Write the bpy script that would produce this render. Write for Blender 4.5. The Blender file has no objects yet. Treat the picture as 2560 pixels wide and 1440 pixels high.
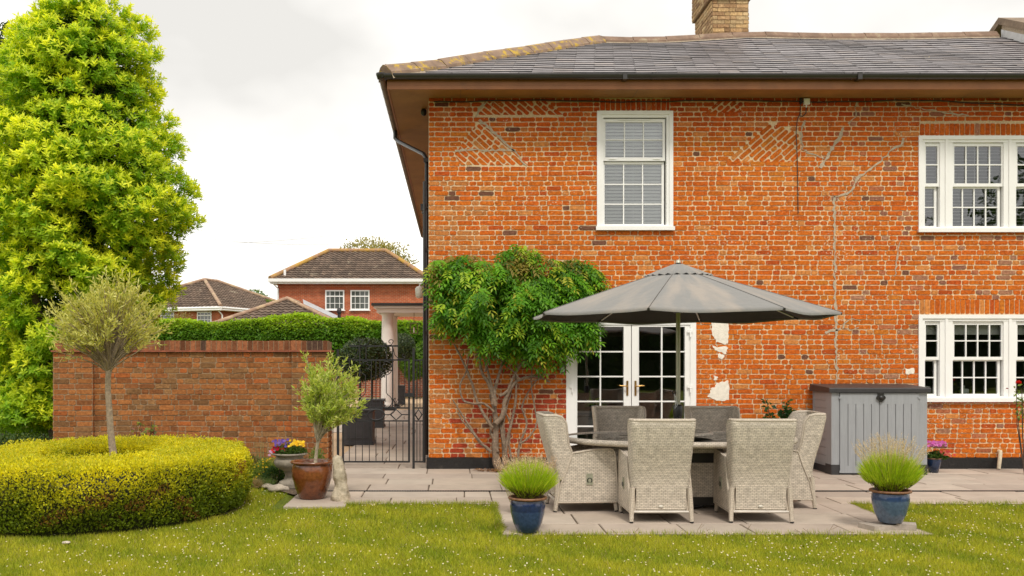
import bpy, math, random
import numpy as np
from mathutils import Vector, Matrix, noise as mnoise
random.seed(7); rng = np.random.default_rng(11)
PI = math.pi
scene = bpy.context.scene
COL = scene.collection
# ---------------------------------------------------------------- measuring
# the camera stands at (0,0,EYE) and looks along +Y; px,py are photo pixels, d metres from the camera
F, CX, CY, EYE = 2400.0, 1135.0, 897.0, 1.6
def X(px, d): return (px-CX)/F*d
def Z(py, d): return EYE-(py-CY)/F*d
def P(px, py, d): return Vector((X(px, d), d, Z(py, d)))
def gd(py): return F*EYE/(py-CY)
WY = 14.0      # plane of the house front
# ---------------------------------------------------------------- materials
MATS = {}
class NT:
    def __init__(s, name):
        s.m = bpy.data.materials.new(name); s.m.use_nodes = True
        s.t = s.m.node_tree; s.t.nodes.clear()
        s.out = s.t.nodes.new('ShaderNodeOutputMaterial')
    def n(s, typ, **kw):
        nd = s.t.nodes.new(typ)
        ins = kw.pop('ins', {})
        for k, v in kw.items(): setattr(nd, k, v)
        for k, v in ins.items():
            if isinstance(v, bpy.types.NodeSocket): s.t.links.new(v, nd.inputs[k])
            else: nd.inputs[k].default_value = v
        return nd
    def math(s, op, a, b=0.0, clamp=False):
        nd = s.n('ShaderNodeMath', operation=op, use_clamp=clamp)
        for i, v in enumerate((a, b)):
            if isinstance(v, bpy.types.NodeSocket): s.t.links.new(v, nd.inputs[i])
            else: nd.inputs[i].default_value = v
        return nd.outputs[0]
    def mix(s, fac, a, b, blend='MIX'):
        nd = s.n('ShaderNodeMix', data_type='RGBA', blend_type=blend)
        for k, v in ((0, fac), (6, a), (7, b)):
            if isinstance(v, bpy.types.NodeSocket): s.t.links.new(v, nd.inputs[k])
            else: nd.inputs[k].default_value = v if k == 0 else (*v, 1)[:4]
        return nd.outputs[2]
    def ramp(s, fac, lo, hi):
        nd = s.n('ShaderNodeMapRange', ins={'Value': fac, 'From Min': lo, 'From Max': hi}); nd.clamp = True
        return nd.outputs[0]
    def noise(s, scale, detail=3, vec=None, rough=.55, out=0):
        nd = s.n('ShaderNodeTexNoise', ins={'Scale': scale, 'Detail': detail, 'Roughness': rough})
        if vec is not None: s.t.links.new(vec, nd.inputs['Vector'])
        return nd.outputs[out]
    def bump(s, h, strength=.5, dist=.01):
        return s.n('ShaderNodeBump', ins={'Height': h, 'Strength': strength, 'Distance': dist}).outputs[0]
    def finish(s, sh):
        s.t.links.new(sh, s.out.inputs['Surface']); return s.m
def pos(t): return t.n('ShaderNodeNewGeometry').outputs['Position']
def obc(t): return t.n('ShaderNodeTexCoord').outputs['Object']
def mat(name, col, rough=.6, var=.15, scale=8, bump=.0, bscale=60, metal=0, dark=None, spec=.5, stain=None, sth=(.55, .7), sscale=3, coat=0, attr=False):
    """one real surface: base colour, a little colour noise, optional stains in a second colour, bump"""
    if name in MATS: return MATS[name]
    t = NT(name); v = obc(t)
    c = t.n('ShaderNodeAttribute', attribute_name='Col').outputs['Color'] if attr else t.n('ShaderNodeRGB').outputs[0]
    if not attr: c.default_value = (*col, 1)
    nz = t.noise(scale, 4, v)
    c = t.mix(1, c, t.mix(t.ramp(nz, .3, .7), (1-var,)*3, (1+var,)*3), 'MULTIPLY')
    if stain: c = t.mix(t.ramp(t.noise(sscale, 6, v, .7), *sth), c, stain)
    b = t.n('ShaderNodeBsdfPrincipled', ins={'Base Color': c, 'Roughness': rough, 'Metallic': metal, 'Specular IOR Level': spec, 'Coat Weight': coat, 'Coat Roughness': .08})
    if bump: t.t.links.new(t.bump(t.noise(bscale, 4, v), bump, .01), b.inputs['Normal'])
    MATS[name] = t.finish(b.outputs[0]); return MATS[name]
def leafmat(name, trans=.35, rough=.5, spec=.35):
    if name in MATS: return MATS[name]
    t = NT(name)
    c = t.n('ShaderNodeAttribute', attribute_name='Col').outputs['Color']
    b = t.n('ShaderNodeBsdfPrincipled', ins={'Base Color': c, 'Roughness': rough, 'Specular IOR Level': spec})
    tr = t.n('ShaderNodeBsdfTranslucent', ins={'Color': t.mix(1, c, (1.25, 1.2, .55), 'MULTIPLY')})
    mx = t.n('ShaderNodeMixShader', ins={0: trans, 1: b.outputs[0], 2: tr.outputs[0]})
    MATS[name] = t.finish(mx.outputs[0]); return MATS[name]
def brickmat(name, fleck=.5, bump=.6):
    t = NT(name); v = pos(t)
    c = t.n('ShaderNodeAttribute', attribute_name='Col').outputs['Color']
    n1 = t.noise(28, 5, v, .65); n2 = t.noise(90, 4, v, .7)
    c = t.mix(1, c, t.mix(t.ramp(n1, .3, .72), (.62, .55, .52), (1.28, 1.3, 1.3)), 'MULTIPLY')
    c = t.mix(t.math('MULTIPLY', t.ramp(n2, .60, .66), .55), c, (.10, .045, .03))
    # lime left on the faces of the bricks, more of it in some places than others
    reg = t.ramp(t.noise(.8, 3, v), .35, .75)
    fl = t.ramp(t.math('ADD', t.noise(34, 6, v, .75), t.math('MULTIPLY', reg, .1*fleck)), .672, .69)
    c = t.mix(t.math('MULTIPLY', fl, fleck, True), c, (.74, .60, .45))
    b = t.n('ShaderNodeBsdfPrincipled', ins={'Base Color': c, 'Roughness': .88, 'Specular IOR Level': .2})
    t.t.links.new(t.bump(t.math('ADD', n1, n2), bump, .006), b.inputs['Normal'])
    return t.finish(b.outputs[0])
def mortarmat(name, a, b2):
    t = NT(name); v = pos(t)
    c = t.mix(t.ramp(t.noise(1.1, 4, v), .4, .65), a, b2)
    c = t.mix(1, c, t.mix(t.ramp(t.noise(45, 4, v), .3, .7), (.75,)*3, (1.15,)*3), 'MULTIPLY')
    b = t.n('ShaderNodeBsdfPrincipled', ins={'Base Color': c, 'Roughness': .95, 'Specular IOR Level': .1})
    t.t.links.new(t.bump(t.noise(120, 3, v), .5, .004), b.inputs['Normal'])
    return t.finish(b.outputs[0])
def uvbrick(name, c1, c2, mo, w, h, ms, rough=.85, bump=.5, bias=0, extra=None, off=.5, smooth=.1):
    if name in MATS: return MATS[name]
    t = NT(name); uv = t.n('ShaderNodeUVMap').outputs[0]
    k = t.n('ShaderNodeTexBrick', offset=off, ins={'Vector': uv, 'Color1': (*c1, 1), 'Color2': (*c2, 1), 'Mortar': (*mo, 1), 'Scale': 1, 'Mortar Size': ms, 'Mortar Smooth': smooth, 'Bias': bias, 'Brick Width': w, 'Row Height': h})
    c = t.mix(1, k.outputs[0], t.mix(t.ramp(t.noise(1/w*.8, 4, uv), .3, .7), (.8,)*3, (1.2,)*3), 'MULTIPLY')
    b = t.n('ShaderNodeBsdfPrincipled', ins={'Base Color': c, 'Roughness': rough, 'Specular IOR Level': .3})
    t.t.links.new(t.bump(t.math('SUBTRACT', 1, k.outputs[1]), bump, ms*1.5), b.inputs['Normal'])
    MATS[name] = t.finish(b.outputs[0]); return MATS[name]
def glassmat(name, tint=(.9, .95, .93), base=.06, rough=.0):
    t = NT(name)
    fr = t.n('ShaderNodeFresnel', ins={'IOR': 1.5}).outputs[0]
    f = t.math('ADD', t.math('MULTIPLY', fr, 1.3), base, True)
    g = t.n('ShaderNodeBsdfGlossy', ins={'Color': (.95, .97, 1, 1), 'Roughness': rough})
    # slight unevenness of real panes
    t.t.links.new(t.bump(t.noise(1.3, 2, pos(t)), .06, .05), g.inputs['Normal'])
    tr = t.n('ShaderNodeBsdfTransparent', ins={'Color': (*tint, 1)})
    mx = t.n('ShaderNodeMixShader', ins={0: f, 1: tr.outputs[0], 2: g.outputs[0]})
    return t.finish(mx.outputs[0])
M_glass = glassmat('window_glass', (.92, .95, .94), .13)
M_tglass = glassmat('table_glass', (.86, .93, .88), .08)
M_brick = brickmat('old_orange_brick', .9)
M_brick2 = brickmat('garden_wall_brick', .35)
M_mort = mortarmat('lime_mortar', (.76, .57, .36), (.60, .45, .29))
M_mort2 = mortarmat('sandy_mortar', (.38, .26, .16), (.29, .20, .125))
M_cem = mat('grey_cement', (.46, .37, .27), .95, .2, 30, .6, 120)
M_white = mat('white_upvc', (.86, .85, .83), .35, .03, 3)
M_whitepaint = mat('old_white_paint', (.80, .74, .64), .8, .1, 20, .5, 60)
M_black = mat('black_plastic', (.022, .02, .02), .35, .1, 10)
M_iron = mat('black_iron', (.012, .012, .013), .5, .2, 60, .3, 200)
M_plinth = mat('black_bitumen', (.012, .011, .011), .35, .2, 10, .8, 30, stain=(.08, .07, .06), sth=(.6, .75), sscale=8)
M_bark = mat('bark', (.30, .23, .16), .9, .3, 30, .8, 60)
M_bark_d = mat('dark_bark', (.08, .055, .04), .9, .3, 20, .8, 40)
M_wist = mat('wisteria_bark', (.20, .14, .095), .9, .35, 25, 1, 60, stain=(.30, .24, .18), sth=(.55, .7), sscale=14)
M_alu = mat('aluminium', (.55, .54, .50), .4, .05, 5, metal=.5)
M_leaf = leafmat('leaf', .5)
M_leafd = leafmat('thick_leaf', .18, .4, .5)
M_grass = leafmat('grass_blade', .35, .6, .2)
M_petal = leafmat('petal', .3, .7, .1)
M_soil = mat('soil', (.09, .06, .04), 1, .3, 30, 1, 60, stain=(.2, .16, .1), sth=(.5, .65), sscale=20)
# ---------------------------------------------------------------- mesh builder
def link(o, parent=None):
    COL.objects.link(o)
    if parent: o.parent = parent
    return o
class MB:
    def __init__(s): s.v = []; s.f = []; s.m = []; s.c = []; s.uv = []; s.sm = []
    def face(s, pts, mi=0, col=None, uv=None, sm=False):
        b = len(s.v); s.v += [tuple(p) for p in pts]
        s.f.append(tuple(range(b, b+len(pts)))); s.m.append(mi); s.c.append(col or (1, 1, 1)); s.uv.append(uv); s.sm.append(sm)
    def add(s, vs, fs, mi=0, col=None, uvs=None, sm=False):
        """indexed block; uvs = list of uv per vertex"""
        b = len(s.v); s.v += [tuple(p) for p in vs]
        for f in fs:
            s.f.append(tuple(i+b for i in f)); s.m.append(mi); s.c.append(col or (1, 1, 1)); s.sm.append(sm)
            s.uv.append([uvs[i] for i in f] if uvs else None)
    def box(s, x0, x1, y0, y1, z0, z1, mi=0, col=None, M=None, uvo=(0, 0)):
        q = [(x0, y0, z0), (x1, y0, z0), (x1, y1, z0), (x0, y1, z0), (x0, y0, z1), (x1, y0, z1), (x1, y1, z1), (x0, y1, z1)]
        fs = [((0, 1, 5, 4), 0, 2), ((1, 2, 6, 5), 1, 2), ((2, 3, 7, 6), 0, 2), ((3, 0, 4, 7), 1, 2), ((4, 5, 6, 7), 0, 1), ((3, 2, 1, 0), 0, 1)]
        for f, a, b in fs:
            uv = [(q[i][a], q[i][b]) for i in f]
            s.face([(M @ Vector(q[i])) if M else q[i] for i in f], mi, col, uv)
    def tube(s, pts, r, seg=8, mi=0, col=None, caps=True, sm=True, flat=1):
        pts = [Vector(p) for p in pts]; n = len(pts)
        rs = r if isinstance(r, (list, tuple)) else [r]*n
        vs = []; uvs = []; L = 0; up = None
        for i, p in enumerate(pts):
            t = (pts[min(i+1, n-1)]-pts[max(i-1, 0)]).normalized()
            if up is None:
                a = Vector((0, 0, 1)) if abs(t.z) < .9 else Vector((1, 0, 0))
                up = (a-t*a.dot(t)).normalized()
            else:
                up = up-t*up.dot(t)
                up = up.normalized() if up.length > 1e-6 else Vector((1, 0, 0))
            sd = t.cross(up)
            if i: L += (p-pts[i-1]).length
            for k in range(seg+1):
                an = 2*PI*k/seg
                vs.append(p+(up*math.cos(an)*flat+sd*math.sin(an))*rs[i]); uvs.append((L, k/seg*2*PI*rs[i]))
        fs = [(i*(seg+1)+k, i*(seg+1)+k+1, (i+1)*(seg+1)+k+1, (i+1)*(seg+1)+k) for i in range(n-1) for k in range(seg)]
        s.add(vs, fs, mi, col, uvs, sm)
        if caps:
            s.face([vs[k] for k in range(seg)][::-1], mi, col); s.face([vs[(n-1)*(seg+1)+k] for k in range(seg)], mi, col)
    def lathe(s, prof, c=(0, 0, 0), seg=32, mi=0, sm=True, wob=0, sx=1, sy=1):
        vs = []; uvs = []
        L = 0
        for i, (r, z) in enumerate(prof):
            if i: L += math.hypot(r-prof[i-1][0], z-prof[i-1][1])
            for k in range(seg+1):
                a = 2*PI*(k % seg)/seg; rr = r*(1+wob*mnoise.noise(Vector((math.cos(a)*2, math.sin(a)*2, z*9))))
                vs.append((c[0]+rr*math.cos(a)*sx, c[1]+rr*math.sin(a)*sy, c[2]+z)); uvs.append((2*PI*k/seg*r*sx, L))
        fs = [(i*(seg+1)+k, i*(seg+1)+k+1, (i+1)*(seg+1)+k+1, (i+1)*(seg+1)+k) for i in range(len(prof)-1) for k in range(seg)]
        s.add(vs, fs, mi, None, uvs, sm)
    def prism(s, poly, ax, a0, a1, mi=0, col=None, M=None):
        """poly in the plane normal to axis ax (0,1,2), extruded from a0 to a1"""
        def mk(p, a):
            q = list(p); q.insert(ax, a); q = Vector(q); return (M @ q) if M else q
        A = [mk(p, a0) for p in poly]; B = [mk(p, a1) for p in poly]
        s.face(A, mi, col, list(poly)); s.face(B[::-1], mi, col, list(poly)[::-1])
        L = 0
        for i in range(len(poly)):
            j = (i+1) % len(poly); l = math.dist(poly[i], poly[j])
            s.face([A[j], A[i], B[i], B[j]], mi, col, [(L+l, a0), (L, a0), (L, a1), (L+l, a1)]); L += l
    def build(s, name, mats, parent=None, origin=None):
        me = bpy.data.meshes.new(name)
        V = s.v
        if origin is not None:
            o = Vector(origin); V = [tuple(Vector(v)-o) for v in s.v]
        me.from_pydata(V, [], s.f)
        for m in (mats if isinstance(mats, (list, tuple)) else [mats]): me.materials.append(m)
        me.polygons.foreach_set('material_index', s.m)
        me.polygons.foreach_set('use_smooth', s.sm)
        if any(c != (1, 1, 1) for c in s.c):
            a = me.attributes.new('Col', 'FLOAT_COLOR', 'FACE')
            a.data.foreach_set('color', np.array([(*c, 1) for c in s.c], dtype=np.float32).ravel())
        if any(u is not None for u in s.uv):
            l = me.uv_layers.new(name='UVMap'); arr = []
            for f, u in zip(s.f, s.uv):
                arr += [x for q in (u if u is not None else [(0, 0)]*len(f)) for x in q]
            l.data.foreach_set('uv', arr)
        me.update()
        o = bpy.data.objects.new(name, me)
        if origin is not None: o.location = origin
        return link(o, parent)
def tag(o, label=None, cat=None, group=None, kind=None):
    if label: o['label'] = label
    if cat: o['category'] = cat
    if group: o['group'] = group
    if kind: o['kind'] = kind
    return o
def thing(name, label, cat, loc=(0, 0, 0), rz=0, group=None):
    o = bpy.data.objects.new(name, None); link(o); o.location = loc; o.rotation_euler = (0, 0, rz)
    o.empty_display_size = .1
    return tag(o, label, cat, group)
def part(mb, name, m, root):
    """a part written in world coordinates, under an unrotated empty"""
    inv = Vector(root.location) if root.parent is None else Vector((0, 0, 0))
    if root.parent is None:
        mb.v = [(v[0]-inv.x, v[1]-inv.y, v[2]-inv.z) for v in mb.v]
    else:
        p = root.parent.location; mb.v = [(v[0]-p.x, v[1]-p.y, v[2]-p.z) for v in mb.v]
    return mb.build(name, m, root)
def copy_tree(o, parent=None):
    c = o.copy(); link(c, parent)
    for ch in list(o.children): copy_tree(ch, c)
    return c
# ---------------------------------------------------------------- leaves in bulk
def unit(a): return a/np.maximum(np.linalg.norm(a, axis=-1, keepdims=True), 1e-9)
def rdir(n): return unit(rng.normal(size=(n, 3)))
def blob_mesh(name, V, Fc, C, m, parent, off):
    """V (n,3) verts, Fc (k,3) tris, C (n,3) colours"""
    me = bpy.data.meshes.new(name)
    V = V-np.array(off)
    me.vertices.add(len(V)); me.vertices.foreach_set('co', V.astype(np.float32).ravel())
    k = Fc.shape[1]
    me.loops.add(Fc.size); me.loops.foreach_set('vertex_index', Fc.astype(np.int32).ravel())
    me.polygons.add(len(Fc)); me.polygons.foreach_set('loop_start', np.arange(0, Fc.size, k, dtype=np.int32))
    me.materials.append(m)
    a = me.attributes.new('Col', 'FLOAT_COLOR', 'POINT')
    a.data.foreach_set('color', np.concatenate([C, np.ones((len(C), 1))], 1).astype(np.float32).ravel())
    me.update(calc_edges=True)
    return link(bpy.data.objects.new(name, me), parent)
class Leaves:
    def __init__(s): s.V = []; s.F = []; s.C = []; s.n = 0
    def add(s, B, D, N, L, W, C, fold=.25, droop=.0):
        """B base, D direction, N rough normal, L length, W width, C colour"""
        n = len(B); L = np.broadcast_to(np.asarray(L, float), (n,))[:, None]; W = np.broadcast_to(np.asarray(W, float), (n,))[:, None]
        D = unit(D); S = unit(np.cross(D, N)); U = np.cross(S, D)
        mid = B+D*L*.5
        tip = B+D*L; tip[:, 2] -= (droop*L)[:, 0]
        a = mid+S*W*.5+U*W*fold; b = mid-S*W*.5+U*W*fold
        V = np.stack([B, a, tip, b], 1).reshape(-1, 3)
        idx = np.arange(n)[:, None]*4
        Fc = np.concatenate([idx+np.array([0, 1, 2]), idx+np.array([0, 2, 3])], 0)+s.n
        s.V.append(V); s.F.append(Fc); s.C.append(np.repeat(C, 4, 0)); s.n += 4*n
    def blades(s, B, D, L, W, C, bend=.3):
        """three-vertex grass blades"""
        n = len(B); L = np.broadcast_to(np.asarray(L, float), (n,))[:, None]; W = np.broadcast_to(np.asarray(W, float), (n,))[:, None]
        S = unit(np.cross(D, rdir(n)))
        V = np.stack([B-S*W*.5, B+S*W*.5, B+D*L], 1).reshape(-1, 3)
        s.V.append(V); s.F.append(np.arange(n)[:, None]*3+np.array([0, 1, 2])+s.n); s.C.append(np.repeat(C, 3, 0)); s.n += 3*n
    def core(s, V, Fc, c):
        s.V.append(V); s.F.append(Fc+s.n); s.C.append(np.tile(np.array(c, float), (len(V), 1))); s.n += len(V)
    def build(s, name, m, parent=None, off=(0, 0, 0)):
        return blob_mesh(name, np.concatenate(s.V), np.concatenate(s.F), np.concatenate(s.C), m, parent, off)
def colmix(n, cols, w=None, jit=.12):
    cols = np.array(cols, float); i = rng.choice(len(cols), n, p=w)
    return np.clip(cols[i]*(1+rng.normal(size=(n, 1))*jit), .004, 1)
def fnoise(Pn, sc, seed=0):
    """cheap smooth noise -1..1 for arrays"""
    r = np.random.default_rng(seed+5); o = np.zeros(len(Pn)); A = 0
    for k in range(6):
        w = r.normal(size=3)*sc*(1+.6*k); ph = r.uniform(0, 6.28); a = 1/(1+.5*k)
        o += a*np.sin(Pn@w+ph+1.3*np.sin(Pn@(r.normal(size=3)*sc*.7))); A += a
    return o/A
# ---------------------------------------------------------------- bricks
def clip(poly, a, b):
    """keep what is left of a->b"""
    out = []; n = len(poly)
    def sd(p): return (b[0]-a[0])*(p[1]-a[1])-(b[1]-a[1])*(p[0]-a[0])
    for i in range(n):
        p, q = poly[i], poly[(i+1) % n]; sp, sq = sd(p), sd(q)
        if sp >= 0: out.append(p)
        if sp*sq < 0:
            t = sp/(sp-sq); out.append((p[0]+(q[0]-p[0])*t, p[1]+(q[1]-p[1])*t))
    return out
def area(p): return .5*sum(p[i][0]*p[(i+1) % len(p)][1]-p[(i+1) % len(p)][0]*p[i][1] for i in range(len(p)))
class BrickFace:
    """bricks on a wall face: u along the wall, z up, n outward"""
    def __init__(s, mb, O, U, N, colf, proud=.007, jit=.0028, rc=.011, warp=.005, z0=0):
        s.mb = mb; s.O = Vector(O); s.U = Vector(U); s.N = Vector(N); s.colf = colf; s.proud = proud; s.jit = jit; s.rc = rc; s.warp = warp
    def w(s, u, z, h): return s.O+s.U*u+Vector((0, 0, z))+s.N*h
    def emit(s, poly):
        if len(poly) < 3: return
        A = area(poly)
        if abs(A) < .0008: return
        if A < 0: poly = poly[::-1]
        cx = sum(p[0] for p in poly)/len(poly); cz = sum(p[1] for p in poly)/len(poly)
        j = s.jit; pr = s.proud*random.uniform(.5, 1.3)
        warp = s.warp*(mnoise.noise(Vector((cx*.7, cz*.7, 3)))*1.6) if s.warp else 0
        q = [(p[0]+random.uniform(-j, j), p[1]+random.uniform(-j, j)+warp) for p in poly]
        n = len(q); ins = .0035
        f = [(x-(x-cx)/max(math.hypot(x-cx, z-cz), 1e-3)*ins, z-(z-cz)/max(math.hypot(x-cx, z-cz), 1e-3)*ins) for x, z in q]
        col = s.colf(cx, cz)
        vs = [s.w(u, z, -.004) for u, z in q]+[s.w(u, z, pr+random.uniform(-.001, .001)) for u, z in f]
        s.mb.add(vs, [tuple(range(n, 2*n))]+[(i, (i+1) % n, n+(i+1) % n, n+i) for i in range(n)], 0, col)
    def shape(s, x0, x1, z0, z1):
        r = min(s.rc*random.uniform(.6, 1.5), (x1-x0)*.3, (z1-z0)*.4); xm = (x0+x1)/2+random.uniform(-.02, .02)
        return [(x0+r, z0), (xm, z0), (x1-r, z0), (x1, z0+r), (x1, z1-r), (x1-r, z1), (xm, z1), (x0+r, z1), (x0, z1-r), (x0, z0+r)]
    def course(s, x0, x1, z0, z1, g, i, L=.222):
        x = x0; k = i
        first = True
        while x < x1-.03:
            l = L if (k % 2 == 0) else L*.49
            if random.random() < .12: l = L if l < L*.6 else L*.49
            l *= random.uniform(.94, 1.05)
            if first and i % 2: l *= .75
            first = False
            e = min(x+l, x1)
            if x1-e < .06: e = x1
            s.emit(s.shape(x+g*.30, e-g*.30, z0+g*.45, z1-g*.45)); x = e; k += 1
    def fill(s, u0, u1, z0, z1, ch=.073, g=.011, holes=(), polys=(), L=.222):
        i = 0; z = z0
        n = round((z1-z0)/ch); ch = (z1-z0)/n
        for i in range(n):
            za = z0+i*ch; zb = za+ch; zc = (za+zb)/2
            cuts = [(h[0], h[1]) for h in holes if h[2]-.01 < zc < h[3]+.01]
            for pl in polys:
                xs = []
                for k in range(len(pl)):
                    p, q = pl[k], pl[(k+1) % len(pl)]
                    if (p[1]-zc)*(q[1]-zc) < 0: xs.append(p[0]+(q[0]-p[0])*(zc-p[1])/(q[1]-p[1]))
                if len(xs) >= 2: cuts.append((min(xs), max(xs)))
            x = u0
            for a, b in sorted(cuts)+[(u1, u1)]:
                if a > x+.02: s.course(x, min(a, u1), za, zb, g, i, L)
                x = max(x, b)
                if x >= u1: break
    def diag(s, poly, ang, ch=.073, g=.011, L=.222):
        if area(poly) < 0: poly = poly[::-1]
        cx = sum(p[0] for p in poly)/len(poly); cz = sum(p[1] for p in poly)/len(poly)
        # pull in the outline a little for the joint
        ip = [(p[0]-(p[0]-cx)*.012, p[1]-(p[1]-cz)*.02) for p in poly]
        ca, sa = math.cos(ang), math.sin(ang); R = 2.0
        n = int(R/ch)
        for i in range(-n, n):
            x = -R+random.random()*.1+(i % 2)*L*.4; g = .0155
            while x < R:
                l = L*random.choice((1, 1, .5)); b = s.shape(x+g/2, x+l-g/2, i*ch+g/2, (i+1)*ch-g/2); x += l
                q = [(cx+a*ca-c*sa, cz+a*sa+c*ca) for a, c in b]
                for k in range(len(ip)):
                    q = clip(q, ip[k], ip[(k+1) % len(ip)])
                    if len(q) < 3: break
                if len(q) >= 3 and abs(area(q)) > .0012: s.emit(q)
def holed(mb, O, U, N, u0, u1, z0, z1, holes, mi=1, h=0, uvs=True):
    us = sorted({u0, u1, *[a for h_ in holes for a in h_[:2] if u0 < a < u1]}); zs = sorted({z0, z1, *[a for h_ in holes for a in h_[2:4] if z0 < a < z1]})
    O = Vector(O); U = Vector(U); N = Vector(N)
    for i in range(len(us)-1):
        for j in range(len(zs)-1):
            uc = (us[i]+us[i+1])/2; zc = (zs[j]+zs[j+1])/2
            if any(a < uc < b and c < zc < d for a, b, c, d in [q[:4] for q in holes]): continue
            c4 = [(us[i], zs[j]), (us[i+1], zs[j]), (us[i+1], zs[j+1]), (us[i], zs[j+1])]
            mb.face([O+U*u+Vector((0, 0, z))+N*h for u, z in c4], mi, None, c4)
EXPO = 0.72
# ================================================================= THE HOUSE
HX0, HX1 = -.37, 9.75            # corner and far end of the front
SOF = 5.40                       # soffit height
house = thing('brick_house', 'old orange brick house with grey slate roof, white sash windows and French doors', 'house', (HX0, WY, 0))
def hp(mb, name, m): return part(mb, name, m, house)
W1 = (X(1494, WY), X(1680, WY), Z(573, WY), Z(280, WY))
W2 = (X(2297, WY), X(2591, WY), Z(578, WY), Z(342, WY))
W3 = (X(2297, WY), X(2591, WY), Z(1001, WY), Z(789, WY))
DR = (X(1417, WY), X(1738, WY), .06, Z(800, WY))
holes = [W1, W2, W3, DR]
def pw(*q): return [(X(a, WY), Z(b, WY)) for a, b in q]
arch1 = pw((1500, 277), (1674, 277), (1674, 246), (1500, 246))
arch2 = pw((2299, 340), (2600, 340), (2600, 309), (2299, 309))
arch3 = pw((2299, 786), (2600, 786), (2600, 748), (2299, 748))
arch4 = pw((1420, 797), (1736, 797), (1736, 760), (1420, 760))
dgs = [(pw((1182, 287), (1215, 250), (1365, 252), (1408, 287)), math.radians(-40)),
       (pw((1198, 298), (1135, 385), (1152, 413), (1322, 413)), math.radians(-42)),
       (pw((1760, 283), (1800, 249), (1838, 251), (1858, 283)), math.radians(40)),
       (pw((1808, 409), (1928, 305), (2004, 333), (2000, 409)), math.radians(41))]
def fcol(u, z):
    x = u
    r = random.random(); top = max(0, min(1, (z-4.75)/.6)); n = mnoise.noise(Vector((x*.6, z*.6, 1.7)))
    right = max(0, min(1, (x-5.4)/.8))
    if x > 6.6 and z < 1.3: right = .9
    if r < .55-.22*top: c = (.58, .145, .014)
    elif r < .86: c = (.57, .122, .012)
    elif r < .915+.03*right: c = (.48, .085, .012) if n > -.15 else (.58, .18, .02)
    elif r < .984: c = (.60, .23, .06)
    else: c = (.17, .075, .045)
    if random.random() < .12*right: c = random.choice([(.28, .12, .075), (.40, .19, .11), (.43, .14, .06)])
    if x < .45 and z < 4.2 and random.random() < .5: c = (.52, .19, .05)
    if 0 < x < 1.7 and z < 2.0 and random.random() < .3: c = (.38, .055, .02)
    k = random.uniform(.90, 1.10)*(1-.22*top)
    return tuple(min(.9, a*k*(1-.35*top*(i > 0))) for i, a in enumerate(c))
wm = MB()
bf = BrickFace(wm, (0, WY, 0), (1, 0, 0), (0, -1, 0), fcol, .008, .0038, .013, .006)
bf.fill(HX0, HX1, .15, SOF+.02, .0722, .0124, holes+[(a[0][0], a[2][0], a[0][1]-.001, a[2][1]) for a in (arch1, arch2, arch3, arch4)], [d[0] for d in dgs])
for a in (arch1, arch2, arch3, arch4):
    x = a[0][0]
    while x < a[2][0]-.02:
        e = min(x+.0735*random.uniform(.95, 1.05), a[2][0]); bf.emit(bf.shape(x+.005, e-.005, a[0][1]+.006, a[2][1]-.004)); x = e
for pl, an in dgs: bf.diag(pl, an)
holed(wm, (0, WY, 0), (1, 0, 0), (0, -1, 0), HX0, HX1, 0, SOF+.1, holes, 1)
for a, b, c, d in holes:          # reveals
    for q in ([(a, WY, c), (a, WY+.24, c), (a, WY+.24, d), (a, WY, d)], [(b, WY, d), (b, WY+.24, d), (b, WY+.24, c), (b, WY, c)], [(a, WY, d), (a, WY+.24, d), (b, WY+.24, d), (b, WY, d)], [(a, WY, c), (b, WY, c), (b, WY+.24, c), (a, WY+.24, c)]):
        wm.face(q, 1)
hp(wm, 'front_wall', [M_brick, M_mort])
M_ub = uvbrick('side_brick', (.50, .12, .03), (.36, .07, .02), (.5, .4, .3), .225, .075, .01)
sw = MB()
holed(sw, (HX0, 0, 0), (0, 1, 0), (-1, 0, 0), WY, 30.6, 0, SOF+.1, [], 0)
holed(sw, (HX0, 30.6, 0), (1, 0, 0), (0, 1, 0), 0, 6, 0, SOF+.1, [], 0)
holed(sw, (HX0+6, 0, 0), (0, 1, 0), (1, 0, 0), 20.9, 30.6, 0, SOF+.1, [], 0)
holed(sw, (HX1, 0, 0), (0, 1, 0), (1, 0, 0), WY, 20.9, 0, 7.1, [], 0)
holed(sw, (HX0+6, 20.9, 0), (1, 0, 0), (0, 1, 0), 0, HX1-HX0-6, 0, SOF+.1, [], 0)
hp(sw, 'side_wall', M_ub)
# black plinth
for a, b in ((HX0-.03, DR[0]), (DR[1], HX1)):
    pm = MB()
    n = int((b-a)/.15)
    for i in range(n):
        x0 = a+(b-a)*i/n; x1 = a+(b-a)*(i+1)/n
        h0 = .155+.008*mnoise.noise(Vector((x0*3, 0, 0))); h1 = .155+.008*mnoise.noise(Vector((x1*3, 0, 0)))
        pm.face([(x0, WY-.035, 0), (x1, WY-.035, 0), (x1, WY-.03, h1), (x0, WY-.03, h0)]); pm.face([(x0, WY-.03, h0), (x1, WY-.03, h1), (x1, WY, h1+.012), (x0, WY, h0+.012)])
    if a < 0: pm.face([(HX0-.03, WY+.6, 0), (HX0-.03, WY-.035, 0), (HX0-.03, WY-.03, .155), (HX0-.03, WY+.6, .155)])
    hp(pm, 'plinth', M_plinth)
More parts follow.
